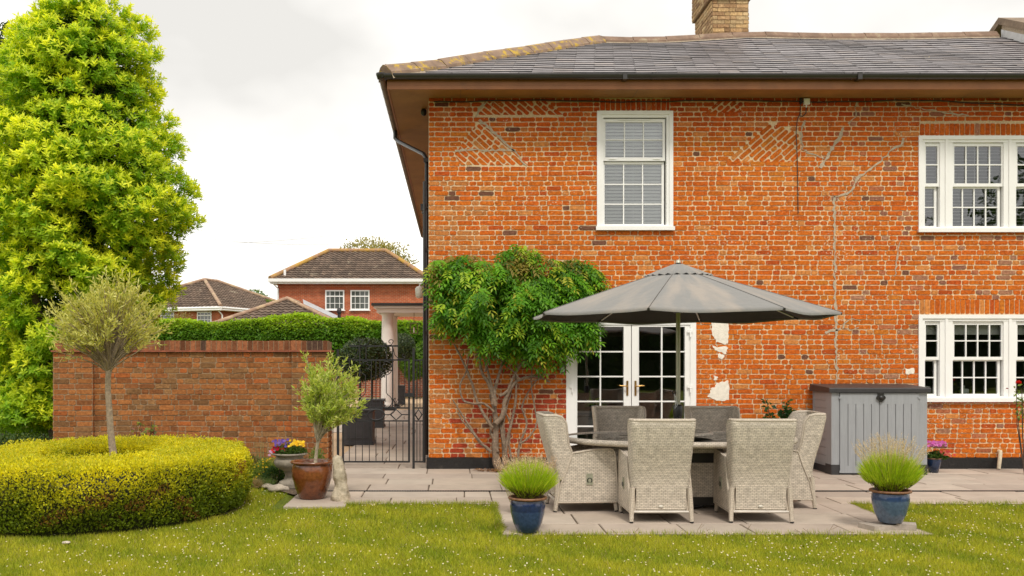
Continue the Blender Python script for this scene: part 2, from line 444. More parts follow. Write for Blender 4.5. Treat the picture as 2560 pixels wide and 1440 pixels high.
# paint / render patches and cement scars, each with its own ragged outline
def patch(mb, pts, thick=.011, sub=5, j=.012, mi=0, nm='paint_patch'):
    mb = mb or MB()
    out = []
    n = len(pts)
    for i in range(n):
        p, q = pts[i], pts[(i+1) % n]
        for k in range(sub):
            t = k/sub; out.append((p[0]+(q[0]-p[0])*t+random.uniform(-j, j), p[1]+(q[1]-p[1])*t+random.uniform(-j, j)))
    c = (sum(p[0] for p in out)/len(out), sum(p[1] for p in out)/len(out))
    f = [Vector((u, WY-thick, z)) for u, z in out]; bk = [Vector((u+(u-c[0])*.03, WY-.002, z+(z-c[1])*.03)) for u, z in out]
    n = len(out); cc = Vector((c[0], WY-thick-.002, c[1]))
    for i in range(n):
        mb.face([cc, f[i], f[(i+1) % n]], mi); mb.face([f[i], bk[i], bk[(i+1) % n], f[(i+1) % n]], mi)
    if nm: hp(mb, nm, M_whitepaint)
patch(None, pw((1778, 806), (1822, 806), (1821, 850), (1815, 862), (1790, 855), (1780, 835)))
patch(None, pw((1783, 866), (1820, 868), (1814, 884), (1793, 878)), sub=6, j=.02)
patch(None, pw((1795, 884), (1812, 886), (1806, 898), (1797, 896)), sub=4, j=.012)
patch(None, pw((1783, 940), (1794, 942), (1792, 950), (1785, 949)), sub=3)
patch(None, pw((1790, 958), (1822, 950), (1820, 1000), (1795, 1002), (1770, 992), (1776, 972), (1788, 968)))
patch(None, pw((2263, 922), (2284, 921), (2285, 934), (2265, 936)), sub=4, j=.01)
for _ in range(60):
    u = random.gauss(2210, 70); v = random.uniform(560, 760) if random.random() < .7 else random.uniform(300, 560)
    if 2100 < u < 2520 and not (u > 2288 and v < 590):
        w = random.uniform(2, 8); h = random.uniform(1, 3); pass
def scar(pts, w):
    sc = MB()
    pts = [Vector((X(a, WY), 0, Z(b, WY))) for a, b in pts]; dense = []
    for p, q in zip(pts, pts[1:]):
        n = max(2, int((q-p).length/.045))
        for k in range(n): dense.append(p.lerp(q, k/n)+Vector((random.uniform(-.016, .016), 0, random.uniform(-.012, .012))))
    dense.append(pts[-1])
    for i in range(len(dense)-1):
        p, q = dense[i], dense[i+1]; t = (q-p).normalized(); s_ = Vector((t.z, 0, -t.x)) if True else t
        if i == 0: pw0 = w*random.uniform(.6, 1.2); ps = s_
        w1 = w*random.uniform(.25, 1.5)
        A = [p-ps*pw0/2, p+ps*pw0/2, q+s_*w1/2, q-s_*w1/2]
        sc.face([Vector((v.x, WY-.0115, v.z)) for v in A]); pw0 = w1; ps = s_
    hp(sc, 'cement_repair', M_cem)
scar([(2092, 1000), (2090, 880), (2088, 760), (2086, 620), (2085, 490)], .034)
scar([(2085, 492), (2120, 484), (2135, 470), (2140, 450), (2165, 430), (2195, 408), (2215, 390), (2228, 372), (2252, 366), (2258, 345)], .032)
scar([(2105, 318), (2098, 345), (2078, 370), (2066, 395), (2050, 420)], .045)
scar([(2000, 330), (2006, 375), (2035, 388), (2060, 396)], .02)
scar([(2140, 255), (2138, 290), (2120, 310)], .022)
scar([(1200, 300), (1212, 312), (1250, 345), (1285, 378)], .035)
scar([(1140, 378), (1180, 374), (1240, 376), (1290, 376)], .032)
scar([(1285, 378), (1305, 400), (1318, 414)], .018)
scar([(1188, 292), (1200, 272), (1218, 254)], .03)
scar([(2012, 300), (2004, 318), (2006, 345)], .03)
scar([(2250, 600), (2242, 640), (2236, 690)], .022); scar([(2060, 832), (2085, 826), (2100, 822)], .03)
scar([(2150, 800), (2130, 795), (2112, 806), (2108, 820), (2126, 826), (2146, 818)], .02)
scar([(2255, 262), (2300, 272), (2345, 280), (2420, 290)], .02)
# ---------------------------------------------------------------- windows
blind_m = mat('blind_slat', (.74, .73, .70), .5, .03)
def bars(mb, x0, x1, z0, z1, cols, rows, y, w=.017, dd=.018):
    for i in range(1, cols):
        x = x0+(x1-x0)*i/cols; mb.box(x-w/2, x+w/2, y-dd, y-.001, z0, z1)
    for j in range(1, rows):
        z = z0+(z1-z0)*j/rows; mb.box(x0, x1, y-dd-.0015, y-.0025, z-w/2, z+w/2)
def frame(mb, a, b, c, d, t, y0, y1, tb=None, tt=None):
    """rectangular frame, butt jointed: a..b wide, c..d high, members t"""
    tb = tb or t; tt = tt or t
    mb.box(a, a+t, y0, y1, c, d); mb.box(b-t, b, y0, y1, c, d)
    mb.box(a+t, b-t, y0+.0005, y1, c, c+tb); mb.box(a+t, b-t, y0+.0005, y1, d-tt, d)
def sash(root, name, gx0, gx1, gz0, gz1, cols, rows, y, st=.045, tb=.045, tt=.045):
    s = MB(); frame(s, gx0-st, gx1+st, gz0-tb, gz1+tt, st, y-.02, y+.02, tb, tt); bars(s, gx0, gx1, gz0, gz1, cols, rows, y-.001)
    part(s, name, M_white, root)
    g = MB(); g.face([(gx0, y, gz0), (gx1, y, gz0), (gx1, y, gz1), (gx0, y, gz1)]); part(g, 'pane', M_glass, root)
def blind(root, x0, x1, z0, z1, y, tilt=.35, pitch=.055):
    b = MB(); z = z0
    while z < z1:
        M = Matrix.Translation((0, y, z)) @ Matrix.Rotation(tilt, 4, 'X'); b.box(x0, x1, -.025, .025, -.0015, .0015, M=M); z += pitch
    n = max(2, round((x1-x0)/.45)+1)
    for i in range(n):
        x = x0+.06+(x1-x0-.12)*i/(n-1); b.box(x-.002, x+.002, y-.027, y-.025, z0, z1)
    part(b, 'blind', blind_m, root)
def px(a): return X(a, WY)
def pz(a): return Z(a, WY)
def win(label, hole, sashes, mull=(), blinds=True, sill=True):
    a, b, c, d = hole
    w = MB(); frame(w, a-.012, b+.012, c-.012, d+.012, .055, WY-.03, WY+.10)
    w.box(a-.012+.055, b+.012-.055, WY-.012, WY+.1, d+.012-.055-.04, d+.012-.055); w.box(a+.043, b-.043, WY-.011, WY+.1, c+.043, c+.062)
    w.box(a+.043, a+.083, WY-.013, WY+.1, c+.0435, d-.044); w.box(b-.083, b-.043, WY-.013, WY+.1, c+.0435, d-.044)
    for m0, m1 in mull:
        w.box(m0, m1, WY-.008, WY+.09, c+.043, d-.071); xm = (m0+m1)/2; w.box(xm-.02, xm+.02, WY-.024, WY-.0085, c+.043, d-.043)
    root = part(w, 'window', M_white, house); root['label'] = label
    for s_ in sashes: sash(root, s_[0], *s_[1:])
    if sill:
        s = MB(); s.box(a-.03, b+.03, WY-.065, WY-.031, c-.02, c+.035); part(s, 'sill', M_white, root)
    return root
# first floor window with three columns of panes
w = win('tall white sash window on the upper floor', W1, [
    ('upper_sash', px(1514), px(1657), pz(393), pz(305), 3, 2, WY+.035, .035, .05, .045),
    ('lower_sash', px(1513), px(1656), pz(559), pz(409), 3, 3, WY+.075, .035, .05, .035)])
blind(w, px(1508), px(1664), pz(562), pz(300), WY+.125, 1.0, .05)
for q in (1532, 1642): h = MB(); h.box(px(q)-.05, px(q)+.05, WY+.005, WY+.014, pz(397)-.006, pz(397)+.012); part(h, 'sash_lift', M_white, w)
h = MB(); h.box(px(1548), px(1626), WY+.0, WY+.012, pz(299)-.008, pz(299)+.008); part(h, 'trickle_vent', M_white, w)
for hole, yT, yM1, yM2, yB, lab in ((W2, 365, 458, 470, 564, 'wide white sash window on the upper floor'), (W3, 812, 892, 903, 985, 'wide white sash window on the ground floor')):
    ss = []
    for (u0, u1, l0, l1, n) in ((2316, 2345, 2311, 2340, 1), (2387, 2505, 2382, 2499, 4), (2545, 2574, 2541, 2570, 1)):
        ss.append(('upper_sash', px(u0), px(u1), pz(yM1), pz(yT), n, 2, WY+.035, .035, .045, .045))
        ss.append(('lower_sash', px(l0), px(l1), pz(yB), pz(yM2), n, 2, WY+.075, .035, .05, .03))
    w = win(lab, hole, ss, ((px(2349.5), px(2381)), (px(2508.5), px(2539.5))))
    for u0, u1 in ((2312, 2350), (2382, 2510), (2541, 2579)):
        for q in (u0, u1):          # sash horns
            k = MB(); k.prism([(px(q)-.016, pz(yM1+4)), (px(q)+.016, pz(yM1+4)), (px(q)+.010, pz(yM1+9)), (px(q)-.010, pz(yM1+9))], 1, WY+.014, WY+.05); part(k, 'horn', M_white, w)
    k = MB(); k.box(px(2405), px(2483), WY+.0, WY+.012, pz(yT-9)-.006, pz(yT-9)+.006); part(k, 'trickle_vent', M_white, w)
    if hole is W2: blind(w, px(2305), px(2585), pz(568), pz(358), WY+.125, .25, .05)
    else:
        r = MB(); r.box(px(2308), px(2584), WY+.15, WY+.17, pz(836), pz(806)); part(r, 'roller_blind', blind_m, w)
# ---------------------------------------------------------------- French doors
a, b, c, d = DR
fr = MB(); fr.box(a-.01, a+.075, WY-.02, WY+.1, c, d); fr.box(b-.075, b+.01, WY-.02, WY+.1, c, d); fr.box(a+.075, b-.075, WY-.019, WY+.1, d-.07, d)
fr.box(a-.02, b+.02, WY-.09, WY+.1, .0, c)
droot = hp(fr, 'door_frame', M_white)
gz0, gz1 = pz(1128), pz(817)
gold = mat('brass', (.50, .30, .10), .3, .1, metal=.9)
for (l0, l1, g0, g1, side) in ((px(1430), px(1577.5), px(1443), px(1559), 1), (px(1579.5), px(1726), px(1597), px(1712), -1)):
    lf = MB(); z0, z1 = .08, d-.075; y0, y1 = WY-.005, WY+.06
    lf.box(l0, g0, y0, y1, z0, z1); lf.box(g1, l1, y0, y1, z0, z1); lf.box(g0, g1, y0+.0005, y1, z0, gz0); lf.box(g0, g1, y0+.0005, y1, gz1, z1)
    frame(lf, g0-.012, g1+.012, gz0-.012, gz1+.012, .012, y0-.006, y0+.001); bars(lf, g0, g1, gz0, gz1, 2, 5, WY+.03, .02, .03)
    r = part(lf, 'door', M_white, house)
    g = MB(); g.face([(g0, WY+.032, gz0), (g1, WY+.032, gz0), (g1, WY+.032, gz1), (g0, WY+.032, gz1)]); part(g, 'pane', M_glass, r)
    hd = MB(); hx = px(1568) if side == 1 else px(1588.5)
    hd.prism([(hx-.014, pz(989)), (hx+.014, pz(989)), (hx+.015, pz(970)), (hx+.014, pz(952)), (hx-.014, pz(952)), (hx-.015, pz(970))], 1, WY-.016, WY-.0055)
    hd.tube([(hx, WY-.016, pz(965.5)), (hx, WY-.055, pz(965.5)), (hx-side*.04, WY-.06, pz(965)), (hx-side*.12, WY-.055, pz(964))], [.011, .010, .010, .007], 8)
    part(hd, 'handle', gold, r)
    hx = l0+.005 if side == 1 else l1-.005
    for q in (828, 966): hg = MB(); hg.box(hx-.045, hx+.03, WY-.036, WY-.021, pz(q)-.02, pz(q)+.02); hg.box(hx-.012, hx+.012, WY-.042, WY-.0355, pz(q+6)-.05, pz(q+6)+.02); part(hg, 'hinge', M_white, r)
    hg = MB(); hg.box((g0+g1)/2-.17, (g0+g1)/2+.17, WY-.018, WY-.0055, pz(809), pz(806)); part(hg, 'trickle_vent', M_white, r)
# ---------------------------------------------------------------- inside
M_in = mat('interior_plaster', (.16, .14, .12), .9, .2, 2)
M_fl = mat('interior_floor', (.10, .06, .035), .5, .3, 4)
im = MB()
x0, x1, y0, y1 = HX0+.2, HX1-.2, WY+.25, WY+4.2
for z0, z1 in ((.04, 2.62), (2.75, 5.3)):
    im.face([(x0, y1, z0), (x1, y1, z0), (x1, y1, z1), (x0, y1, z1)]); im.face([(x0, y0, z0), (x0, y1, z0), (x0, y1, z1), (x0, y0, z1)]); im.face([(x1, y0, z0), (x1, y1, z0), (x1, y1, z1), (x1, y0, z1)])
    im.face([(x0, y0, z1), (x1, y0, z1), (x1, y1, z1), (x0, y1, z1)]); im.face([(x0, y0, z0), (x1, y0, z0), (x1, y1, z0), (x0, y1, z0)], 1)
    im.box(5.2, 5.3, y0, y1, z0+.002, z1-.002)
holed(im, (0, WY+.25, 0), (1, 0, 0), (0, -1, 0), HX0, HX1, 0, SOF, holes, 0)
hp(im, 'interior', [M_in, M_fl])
# ---------------------------------------------------------------- eaves
OV = .50; EY = WY-OV; EX = HX0-.55
M_fas = mat('brown_timber', (.31, .115, .036), .45, .15, 4, stain=(.2, .09, .035), sth=(.55, .8))
M_sof = mat('soffit_board', (.33, .175, .055), .6, .18, 2, stain=(.22, .11, .04), sth=(.5, .75), sscale=1.5)
sf = MB()
xs = [EX, HX0, .1, 2.6, 5.0, 7.4, HX1]
for p, q in zip(xs[1:], xs[2:]): sf.face([(p, EY, SOF), (q-.006, EY, SOF), (q-.006, WY+.01, SOF), (p, WY+.01, SOF)])
ys = [EY+.001]+[EY+2.4*i for i in range(1, 8)]
for p, q in zip(ys, ys[1:]): sf.face([(EX, p, SOF), (HX0-.001, p, SOF), (HX0-.001, q-.006, SOF), (EX, q-.006, SOF)])
sf.face([(EX, EY, SOF+.003), (HX1, EY, SOF+.003), (HX1, WY+.2, SOF+.003), (EX, WY+.2, SOF+.003)], 1); sf.face([(EX, EY, SOF+.003), (HX0, EY, SOF+.003), (HX0, 30.6, SOF+.003), (EX, 30.6, SOF+.003)], 1)
hp(sf, 'soffit', [M_sof, M_black])
fs = MB(); fs.box(EX-.02, HX1, EY-.022, EY, SOF-.015, SOF+.115); fs.box(EX-.022, EX, EY+.0005, 30.6, SOF-.015, SOF+.115); fs.box(EX-.02, 4.3, EY-.026, EY-.0225, SOF+.04, SOF+.044)
hp(fs, 'fascia', M_fas)
M_gut = mat('gutter_plastic', (.030, .026, .024), .25, .15, 6, spec=.6)
M_gutb = mat('weathered_gutter', (.13, .085, .055), .45, .25, 6)
gt = MB()
def gutter(mb, A, B, side, mi, rib):
    """half round gutter with brackets; side = outward"""
    A = Vector(A); B = Vector(B); t = (B-A); L = t.length; t.normalize(); S = Vector(side); n = int(L/.25)+1
    prof = [(math.cos(a)*.058, math.sin(a)*.064) for a in [PI+PI*k/10 for k in range(11)]]
    prof = [(.058, .012), ]+[(-c, s) for c, s in prof][0:]+[(-.058, .012)]
    vs = []
    for i in range(n+1):
        s_ = L*i/n
        for u, v in prof: vs.append(A+t*s_+S*u+Vector((0, 0, v)))
    m = len(prof); fsx = [(i*m+k, i*m+k+1, (i+1)*m+k+1, (i+1)*m+k) for i in range(n) for k in range(m-1)]
    mb.add(vs, fsx, mi, None, None, True)
    s_ = .1
    while s_ < L:
        for k in range(m-1):
            a0, a1 = prof[k], prof[k+1]; q = 1.10
            mb.face([A+t*(s_-.012)+S*a0[0]*q+Vector((0, 0, a0[1]*q)), A+t*(s_+.012)+S*a0[0]*q+Vector((0, 0, a0[1]*q)), A+t*(s_+.012)+S*a1[0]*q+Vector((0, 0, a1[1]*q)), A+t*(s_-.012)+S*a1[0]*q+Vector((0, 0, a1[1]*q))], mi)
        s_ += rib
    return prof
GZ = SOF+.165
gutter(gt, (EX-.14, EY-.085, GZ), (HX1, EY-.085, GZ), (0, -1, 0), 0, .93)
gt.box(5.62, 5.68, EY-.155, EY-.015, GZ-.075, GZ+.02); gt.box(2.35, 2.41, EY-.155, EY-.015, GZ-.075, GZ+.02)
gutter(gt, (EX-.085, EY-.14, GZ-.004), (EX-.085, 30.7, GZ-.03), (-1, 0, 0), 1, .46)
gt.lathe([(.0, -.075), (.05, -.06), (.07, 0), (.07, .02)], (EX-.1, EY-.09, GZ), 12, 0)
gt.tube([(EX-.02, EY+.02, GZ), (EX-.03, EY, GZ+.10), (EX-.06, EY, GZ+.155), (EX-.04, EY, GZ+.175), (EX-.02, EY, GZ+.165)], .008, 6)
hp(gt, 'gutter', [M_gut, M_gutb])
dp = MB(); PX, PY = -.425, 15.0
dp.tube([(EX-.085, 16.4, GZ-.05), (EX-.085, 16.4, GZ-.20), (EX-.03, 16.3, GZ-.27), (PX-.05, 15.1, 4.82), (PX, PY, 4.72), (PX, PY, .1)], .034, 10)
for z in (4.7, 3.3, 2.0, .7): dp.box(PX-.05, PX+.055, PY-.045, PY+.045, z-.03, z+.03)
dp.tube([(PX-.01, 14.06, 4.2), (PX-.01, 14.06, .08)], .02, 8)
hp(dp, 'downpipe', M_black)
# ---------------------------------------------------------------- roof
PITCH = math.atan(.478); RD = 3.5; EZ = SOF+.16
def roofz(x, y):           # sagging old roof: height above the straight slope
    t = (y-EY)/RD
    r_ = float(np.interp(x, [2.4, 3.0, 3.9, 5.2, 6.7, 8.0, 9.7], [0, -.02, .0, .085, .05, .055, .09]))-.03
    return EZ+(y-EY)*math.tan(PITCH)+r_*t*t+(.014*math.sin(x*1.9+t*2.3)*math.sin(PI*min(1, max(0, t)))+.018*mnoise.noise(Vector((x*.8, y*.9, 0)))*math.sin(PI*min(1, max(0, t))))*min(1, max(0, (x+.5)/2))
slate_m = mat('slate', (1, 1, 1), .42, .2, 9, .4, 25, attr=True, stain=(.30, .24, .10), sth=(.66, .72), sscale=5)
rm = MB(); nrow = 20; y_step = (RD+.04)/nrow
for i in range(nrow):
    y = EY-.06+i*y_step; xL = EX-.05+max(0, (y-EY)); x = xL-.3+(i % 2)*.15
    while x < HX1-.05:
        wv = .30; xa = max(x+.0012, xL+.0); xb = min(x+wv-.0012, HX1-.02); x += wv
        if xb-xa < .04: continue
        c = random.uniform(.85, 1.15); col = (.235*c, .21*c, .215*c) if random.random() < .8 else (.27*c, .23*c, .22*c)
        j = random.uniform(-.006, .006); y1 = min(y+y_step*1.9, EY+RD+.03)
        j2 = random.uniform(0, .004)
        zz = [roofz(xa, y)+.026+j2, roofz(xb, y)+.026+j2+random.uniform(-.003, .004), roofz(xb, y1)+.001, roofz(xa, y1)+.001]
        ys_ = [y+j, y+j, y1, y1]
        q = [(xa, ys_[0], zz[0]), (xb, ys_[1], zz[1]), (xb, y1, zz[2]), (xa if xa > xL+.01 else xa+(y1-y)*.5, y1, zz[3])]
        rm.face(q, 0, col); rm.face([(xa, ys_[0], zz[0]-.022), (xb, ys_[1], zz[1]-.022), q[1], q[0]], 0, (.012, .010, .010))  # front edges coloured near black, the shadow line of each row painted on
# underlay, side slope of the wing and rear slopes
ux = [EX+.05+ (HX1-EX-.05)*k/40 for k in range(41)]
for p, q in zip(ux, ux[1:]):
    for i in range(7):
        ya, yb = EY+RD*i/7, EY+RD*(i+1)/7
        if p-EX < ya-EY: continue
        rm.face([(p, ya, roofz(p, ya)-.02), (q, ya, roofz(q, ya)-.02), (q, yb, roofz(q, yb)-.02), (p, yb, roofz(p, yb)-.02)], 0, (.03, .03, .03))
RZ = EZ+RD*math.tan(PITCH); RX = EX+RD
rm.face([(EX-.05, EY-.05, EZ), (RX, EY+RD, RZ), (RX, 30.6, RZ), (EX-.05, 30.6, EZ)], 0, (.11, .10, .105))
rm.face([(RX, EY+RD, RZ), (HX1, EY+RD, RZ-.05), (HX1, EY+2*RD, EZ), (RX+RD, EY+2*RD, EZ)], 0, (.11, .10, .105))
rm.face([(RX, EY+RD, RZ), (RX+RD, EY+2*RD, EZ), (RX+RD, 30.6, EZ), (RX, 30.6, RZ)], 0, (.11, .10, .105))
rm.face([(EX, 30.6, EZ-.1), (RX, 30.6, RZ), (RX+RD, 30.6, EZ-.1)], 0, (.3, .1, .04))
rroot = hp(rm, 'roof', slate_m)
M_ridge = mat('ridge_tile', (.22, .14, .095), .85, .25, 6, .5, 40, stain=(.33, .28, .18), sth=(.55, .7), sscale=6)
M_hip = mat('lichened_hip_tile', (.24, .16, .11), .9, .25, 6, .8, 40, stain=(.46, .30, .04), sth=(.52, .60), sscale=7)
def ridge(pts, m, name, w=.13, hgt=.085, seg=.45, jz=.01, nrm=0):
    mb = MB(); pts = [Vector(p) for p in pts]
    for A, B in zip(pts, pts[1:]):
        L = (B-A).length; t = (B-A)/L; n = max(1, round(L/seg)); S = t.cross(Vector((0, 0, 1))).normalized(); U = S.cross(t)
        for i in range(n):
            a = A+t*(L*i/n)+U*random.uniform(-jz, jz)*.4; b = A+t*(L*(i+1)/n-.008)+U*random.uniform(-jz, jz)*.4
            pr = [(-w, -hgt*.75), (-w*.95, -hgt*.35), (-w*.45, hgt*.55), (0, hgt*.85), (w*.45, hgt*.55), (w*.95, -hgt*.35), (w, -hgt*.75)]
            for (u0, v0), (u1, v1) in zip(pr, pr[1:]): mb.face([a+S*u0+U*v0, b+S*u0+U*(v0-.004), b+S*u1+U*(v1-.004), a+S*u1+U*v1])
            for c_ in (a, b): mb.face([c_+S*u+U*v for u, v in pr])
        # mortar bed
        for sg in (-1, 1):
            mb.face([A+S*sg*w*.9-U*hgt*.3, B+S*sg*w*.9-U*hgt*.3, B+S*sg*w*1.05-U*hgt*1.3, A+S*sg*w*1.05-U*hgt*1.3], 1)
    return part(mb, name, [m, M_cem], rroot)
hipp = [(EX-.06, EY-.06, EZ+.07)]+[(EX+RD*k/5, EY+RD*k/5, roofz(EX+RD*k/5+.05, EY+RD*k/5)+.055) for k in range(1, 6)]
ridge(hipp, M_hip, 'hip_tiles', .15, .10)
ridge([(x, EY+RD+.02, roofz(x, EY+RD)+.05) for x in [RX+(HX1-.15-RX)*k/12 for k in range(13)]], M_ridge, 'ridge_tiles')
# moss along the eave
ms = MB()
for _ in range(900):
    x = random.uniform(EX, HX1); r = random.uniform(.006, .018); y = EY-.06+random.uniform(-.01, .03); z = roofz(x, y)+.012
    c = random.choice([(.10, .09, .03), (.30, .22, .04), (.05, .045, .03)])
    q = [(x+r*math.cos(a)*1.5, y+r*math.sin(a)*.6, z) for a in (0, 1.26, 2.5, 3.8, 5)]
    for i in range(5): ms.face([q[i], q[(i+1) % 5], (x, y, z+r)], 0, c)
part(ms, 'moss', mat('moss', (1, 1, 1), 1, .2, 30, attr=True), rroot)
# chimney of buff brick
cm = MB(); CZ0, CZ1 = 6.6, 8.7
def ccol(u, z): k = random.uniform(.8, 1.3); return tuple(a*k for a in random.choice([(.50, .34, .17), (.46, .30, .16), (.55, .40, .22), (.34, .21, .11)]))
cx0, cx1, cy0, cy1 = 4.64, 5.29, 17.25, 18.45
for (O, U, N, L) in (((cx0, cy0, 0), (1, 0, 0), (0, -1, 0), cx1-cx0), ((cx0, cy1, 0), (0, -1, 0), (-1, 0, 0), cy1-cy0), ((cx1, cy0, 0), (0, 1, 0), (1, 0, 0), cy1-cy0)):
    f = BrickFace(cm, O, U, N, ccol, .010, .004); f.fill(.004, L-.004, CZ0, 8.05, .071, .010)
    f = BrickFace(cm, Vector(O)+Vector(N)*.05-Vector(U)*.05, U, N, ccol, .010, .004); f.fill(.004, L+.096, 8.07, CZ1, .071, .010)
    f = BrickFace(cm, Vector(O)+Vector(N)*.045-Vector(U)*.045, U, N, ccol, .010, .004); f.fill(.004, L+.086, 6.9, 7.34, .071, .010)
cm.box(cx0, cx1, cy0, cy1, CZ0, 8.07, 1); cm.box(cx0-.05, cx1+.05, cy0-.05, cy1+.05, 8.06, CZ1, 1); cm.box(cx0-.045, cx1+.045, cy0-.045, cy1+.045, 6.6, 7.345, 1)
part(cm, 'chimney', [brickmat('buff_brick', .1), mortarmat('buff_mortar', (.42, .31, .19), (.3, .2, .12))], rroot)
# parapet coping where the roof ends
pc = MB(); px0 = HX1-.05
A = (EY+RD, RZ+.30); B = (EY-.05, EZ+.30)
pc.prism([(B[0], B[1]-.6), (A[0], A[1]-.6), (A[0]+.0, A[1]), (B[0], B[1])], 0, px0, px0+.35, 1)
pc.prism([(B[0]-.05, B[1]-.01), (A[0], A[1]-.01), (A[0], A[1]+.11), (B[0]-.05, B[1]+.11)], 0, px0-.06, px0+.41, 0)
pc.prism([(A[0], A[1]-.01), (A[0]+3.4, A[1]-1.65), (A[0]+3.4, A[1]-1.53), (A[0], A[1]+.11)], 0, px0-.06, px0+.41, 0)
pc.prism([(B[0], B[1]-.28), (A[0], A[1]-.28), (A[0], A[1]-.10), (B[0], B[1]-.10)], 0, px0-.012, px0-.001, 2)
part(pc, 'parapet', [mat('coping_stone', (.22, .16, .11), .9, .3, 8, .8, 30, stain=(.35, .30, .22)), M_cem, mat('lead_flashing', (.62, .62, .62), .5, .1)], rroot)
# ---------------------------------------------------------------- things fixed to the wall
def wbox(name, label, cat, fn):
    t = thing(name, label, cat, (0, 0, 0)); fn(t); return t
t = thing('key_safe', 'small grey key safe on the brick left of the French doors', 'key safe', P(1405, 921, WY-.01))
m = MB(); m.prism([(px(1398.5), pz(932)), (px(1412), pz(932)), (px(1412.5), pz(914)), (px(1410), pz(911.5)), (px(1400.5), pz(911.5)), (px(1398), pz(914))], 1, WY-.05, WY-.008); part(m, 'body', mat('dark_grey_casing', (.10, .10, .11), .4), t)
m = MB(); m.box(px(1401), px(1410), WY-.056, WY-.0505, pz(930), pz(918.5)); part(m, 'cover', mat('pale_grey_plastic', (.55, .55, .55), .4), t)
t = thing('junction_box', 'small white cable box high on the wall under the eaves', 'junction box', P(2014, 257, WY-.01))
m = MB(); m.box(px(2007), px(2021), WY-.06, WY-.008, pz(263), pz(249)); m.tube([(px(2014), WY-.03, pz(263)), (px(2014), WY-.03, pz(270))], .012, 8); part(m, 'box', M_white, t)
m = MB(); m.tube([(px(2014), WY-.03, pz(268)), (px(2013), WY-.03, pz(284)), (px(2005), WY-.03, pz(292)), (px(1998), WY-.03, pz(291))], .007, 6); part(m, 'lead', M_black, t)
m = MB(); m.tube([(px(a), WY-.022, pz(b)) for a, b in ((2001, 246), (2000, 262), (1999, 285), (1992, 300), (1989, 330), (1992, 400), (1993, 460), (1994, 534))], .006, 6)
m.box(px(1998), px(2004), WY-.04, WY-.01, pz(260), pz(246))
tag(m.build('cable', M_black, None), 'thin black cable running down the brick wall from the eaves', 'cable')
m = MB(); pts = []
for k in range(60):
    a = 1085+(2700-1085)*k/59; pts.append((px(a), WY-.03, pz(251+(3 if a < 2300 else 3+(a-2300)*.03)+2*math.sin(a*.013)+.8*math.sin(a*.05))))
m.tube(pts, .009, 6); tag(m.build('cable', M_black, None), 'long black cable strung along the top of the wall under the soffit', 'cable')
t = thing('waste_pipe', 'short cream plastic pipe at the foot of the wall under the window', 'pipe', (px(2490), WY-.1, 0))
m = MB(); m.tube([(px(2496), WY+.0, pz(1128)), (px(2496), WY-.05, pz(1128)), (px(2494), WY-.07, pz(1133)), (px(2485), WY-.12, .005)], [.028, .028, .028, .026], 12); part(m, 'pipe', mat('cream_plastic', (.66, .56, .40), .5, .12, 20), t)
t = thing('security_light', 'black floodlight with sensor on the side wall corner beside the downpipe', 'outdoor light', (HX0-.07, 14.25, 3.82))
m = MB(); c = Vector((HX0-.07, 14.25, Z(520, 14.25))); m.box(c.x-.055, c.x+.03, c.y-.05, c.y+.04, c.z-.035, c.z+.055); m.tube([(c.x+.06, c.y, c.z), (c.x, c.y, c.z)], .02, 8); part(m, 'lamp_head', M_black, t)
m = MB(); m.lathe([(0, -.04), (.025, -.03), (.028, 0), (.02, .02), (0, .02)], (c.x-.01, c.y, c.z-.06), 10); part(m, 'sensor', M_black, t)
t = thing('soffit_camera', 'tiny black dome camera under the left eaves soffit', 'camera', (HX0-.09, 14.6, SOF))
m = MB(); m.lathe([(0, -.11), (.03, -.1), (.045, -.07), (.045, -.03), (.03, -.001), (0, -.001)], (HX0-.09, 14.6, SOF), 14); part(m, 'dome', M_black, t)
t = thing('wall_lantern', 'white bracket lantern on the side wall left of the climbing wisteria', 'wall light', (HX0-.15, 15.6, 2.7))
d_ = 15.6; c = P(1049, 730, d_)
m = MB(); m.lathe([(.035, -.10), (.065, -.075), (.07, .06), (.05, .085), (.0, .1)], (c.x, c.y, c.z), 12); part(m, 'shade', mat('opal_shade', (.72, .70, .62), .4), t)
m = MB(); m.tube([(c.x, c.y, c.z+.09), (c.x, c.y, c.z+.13), (HX0-.01, c.y, c.z+.13)], .012, 6); m.box(HX0-.02, HX0-.001, c.y-.05, c.y+.05, c.z+.06, c.z+.2); part(m, 'bracket', M_white, t)
# things standing inside, seen through the glass
t = thing('sideboard', 'dark low cabinet just inside the left French door', 'cabinet', (2.15, 14.75, .05))
m = MB(); m.box(1.72, 2.42, 14.32, 14.78, .12, .70); m.box(1.70, 2.44, 14.30, 14.80, .70, .73); part(m, 'body', mat('grey_cabinet', (.30, .30, .30), .4), t)
for x in (1.76, 2.36): m = MB(); m.box(x, x+.05, 14.34, 14.39, .045, .12); part(m, 'foot', M_black, t)
for i, (w_, z_, c_) in enumerate(((.34, .731, (.55, .55, .55)), (.30, .757, (.35, .38, .42)), (.27, .783, (.6, .6, .58)))):
    m = MB(); m.box(1.95-w_/2, 1.95+w_/2, 14.52, 14.75, z_, z_+.024); o = m.build('book', mat('book_cover%d' % i, c_, .5), None)
    tag(o, ('large pale book at the bottom of the pile behind the door glass', 'blue grey book in the middle of the pile behind the door glass', 'pale book on top of the pile behind the door glass')[i], 'book', 'books piled behind the door glass')
t = thing('indoor_plant', 'potted lily with pale green pot standing behind the left door glass', 'pot plant', (2.13, 14.42, .73))
m = MB(); m.lathe([(0, 0), (.055, 0), (.075, .15), (.083, .155), (.083, .175), (.07, .175), (.065, .15), (0, .15)], (2.13, 14.42, .731), 20); part(m, 'pot', mat('celadon_pot', (.65, .78, .72), .3), t)
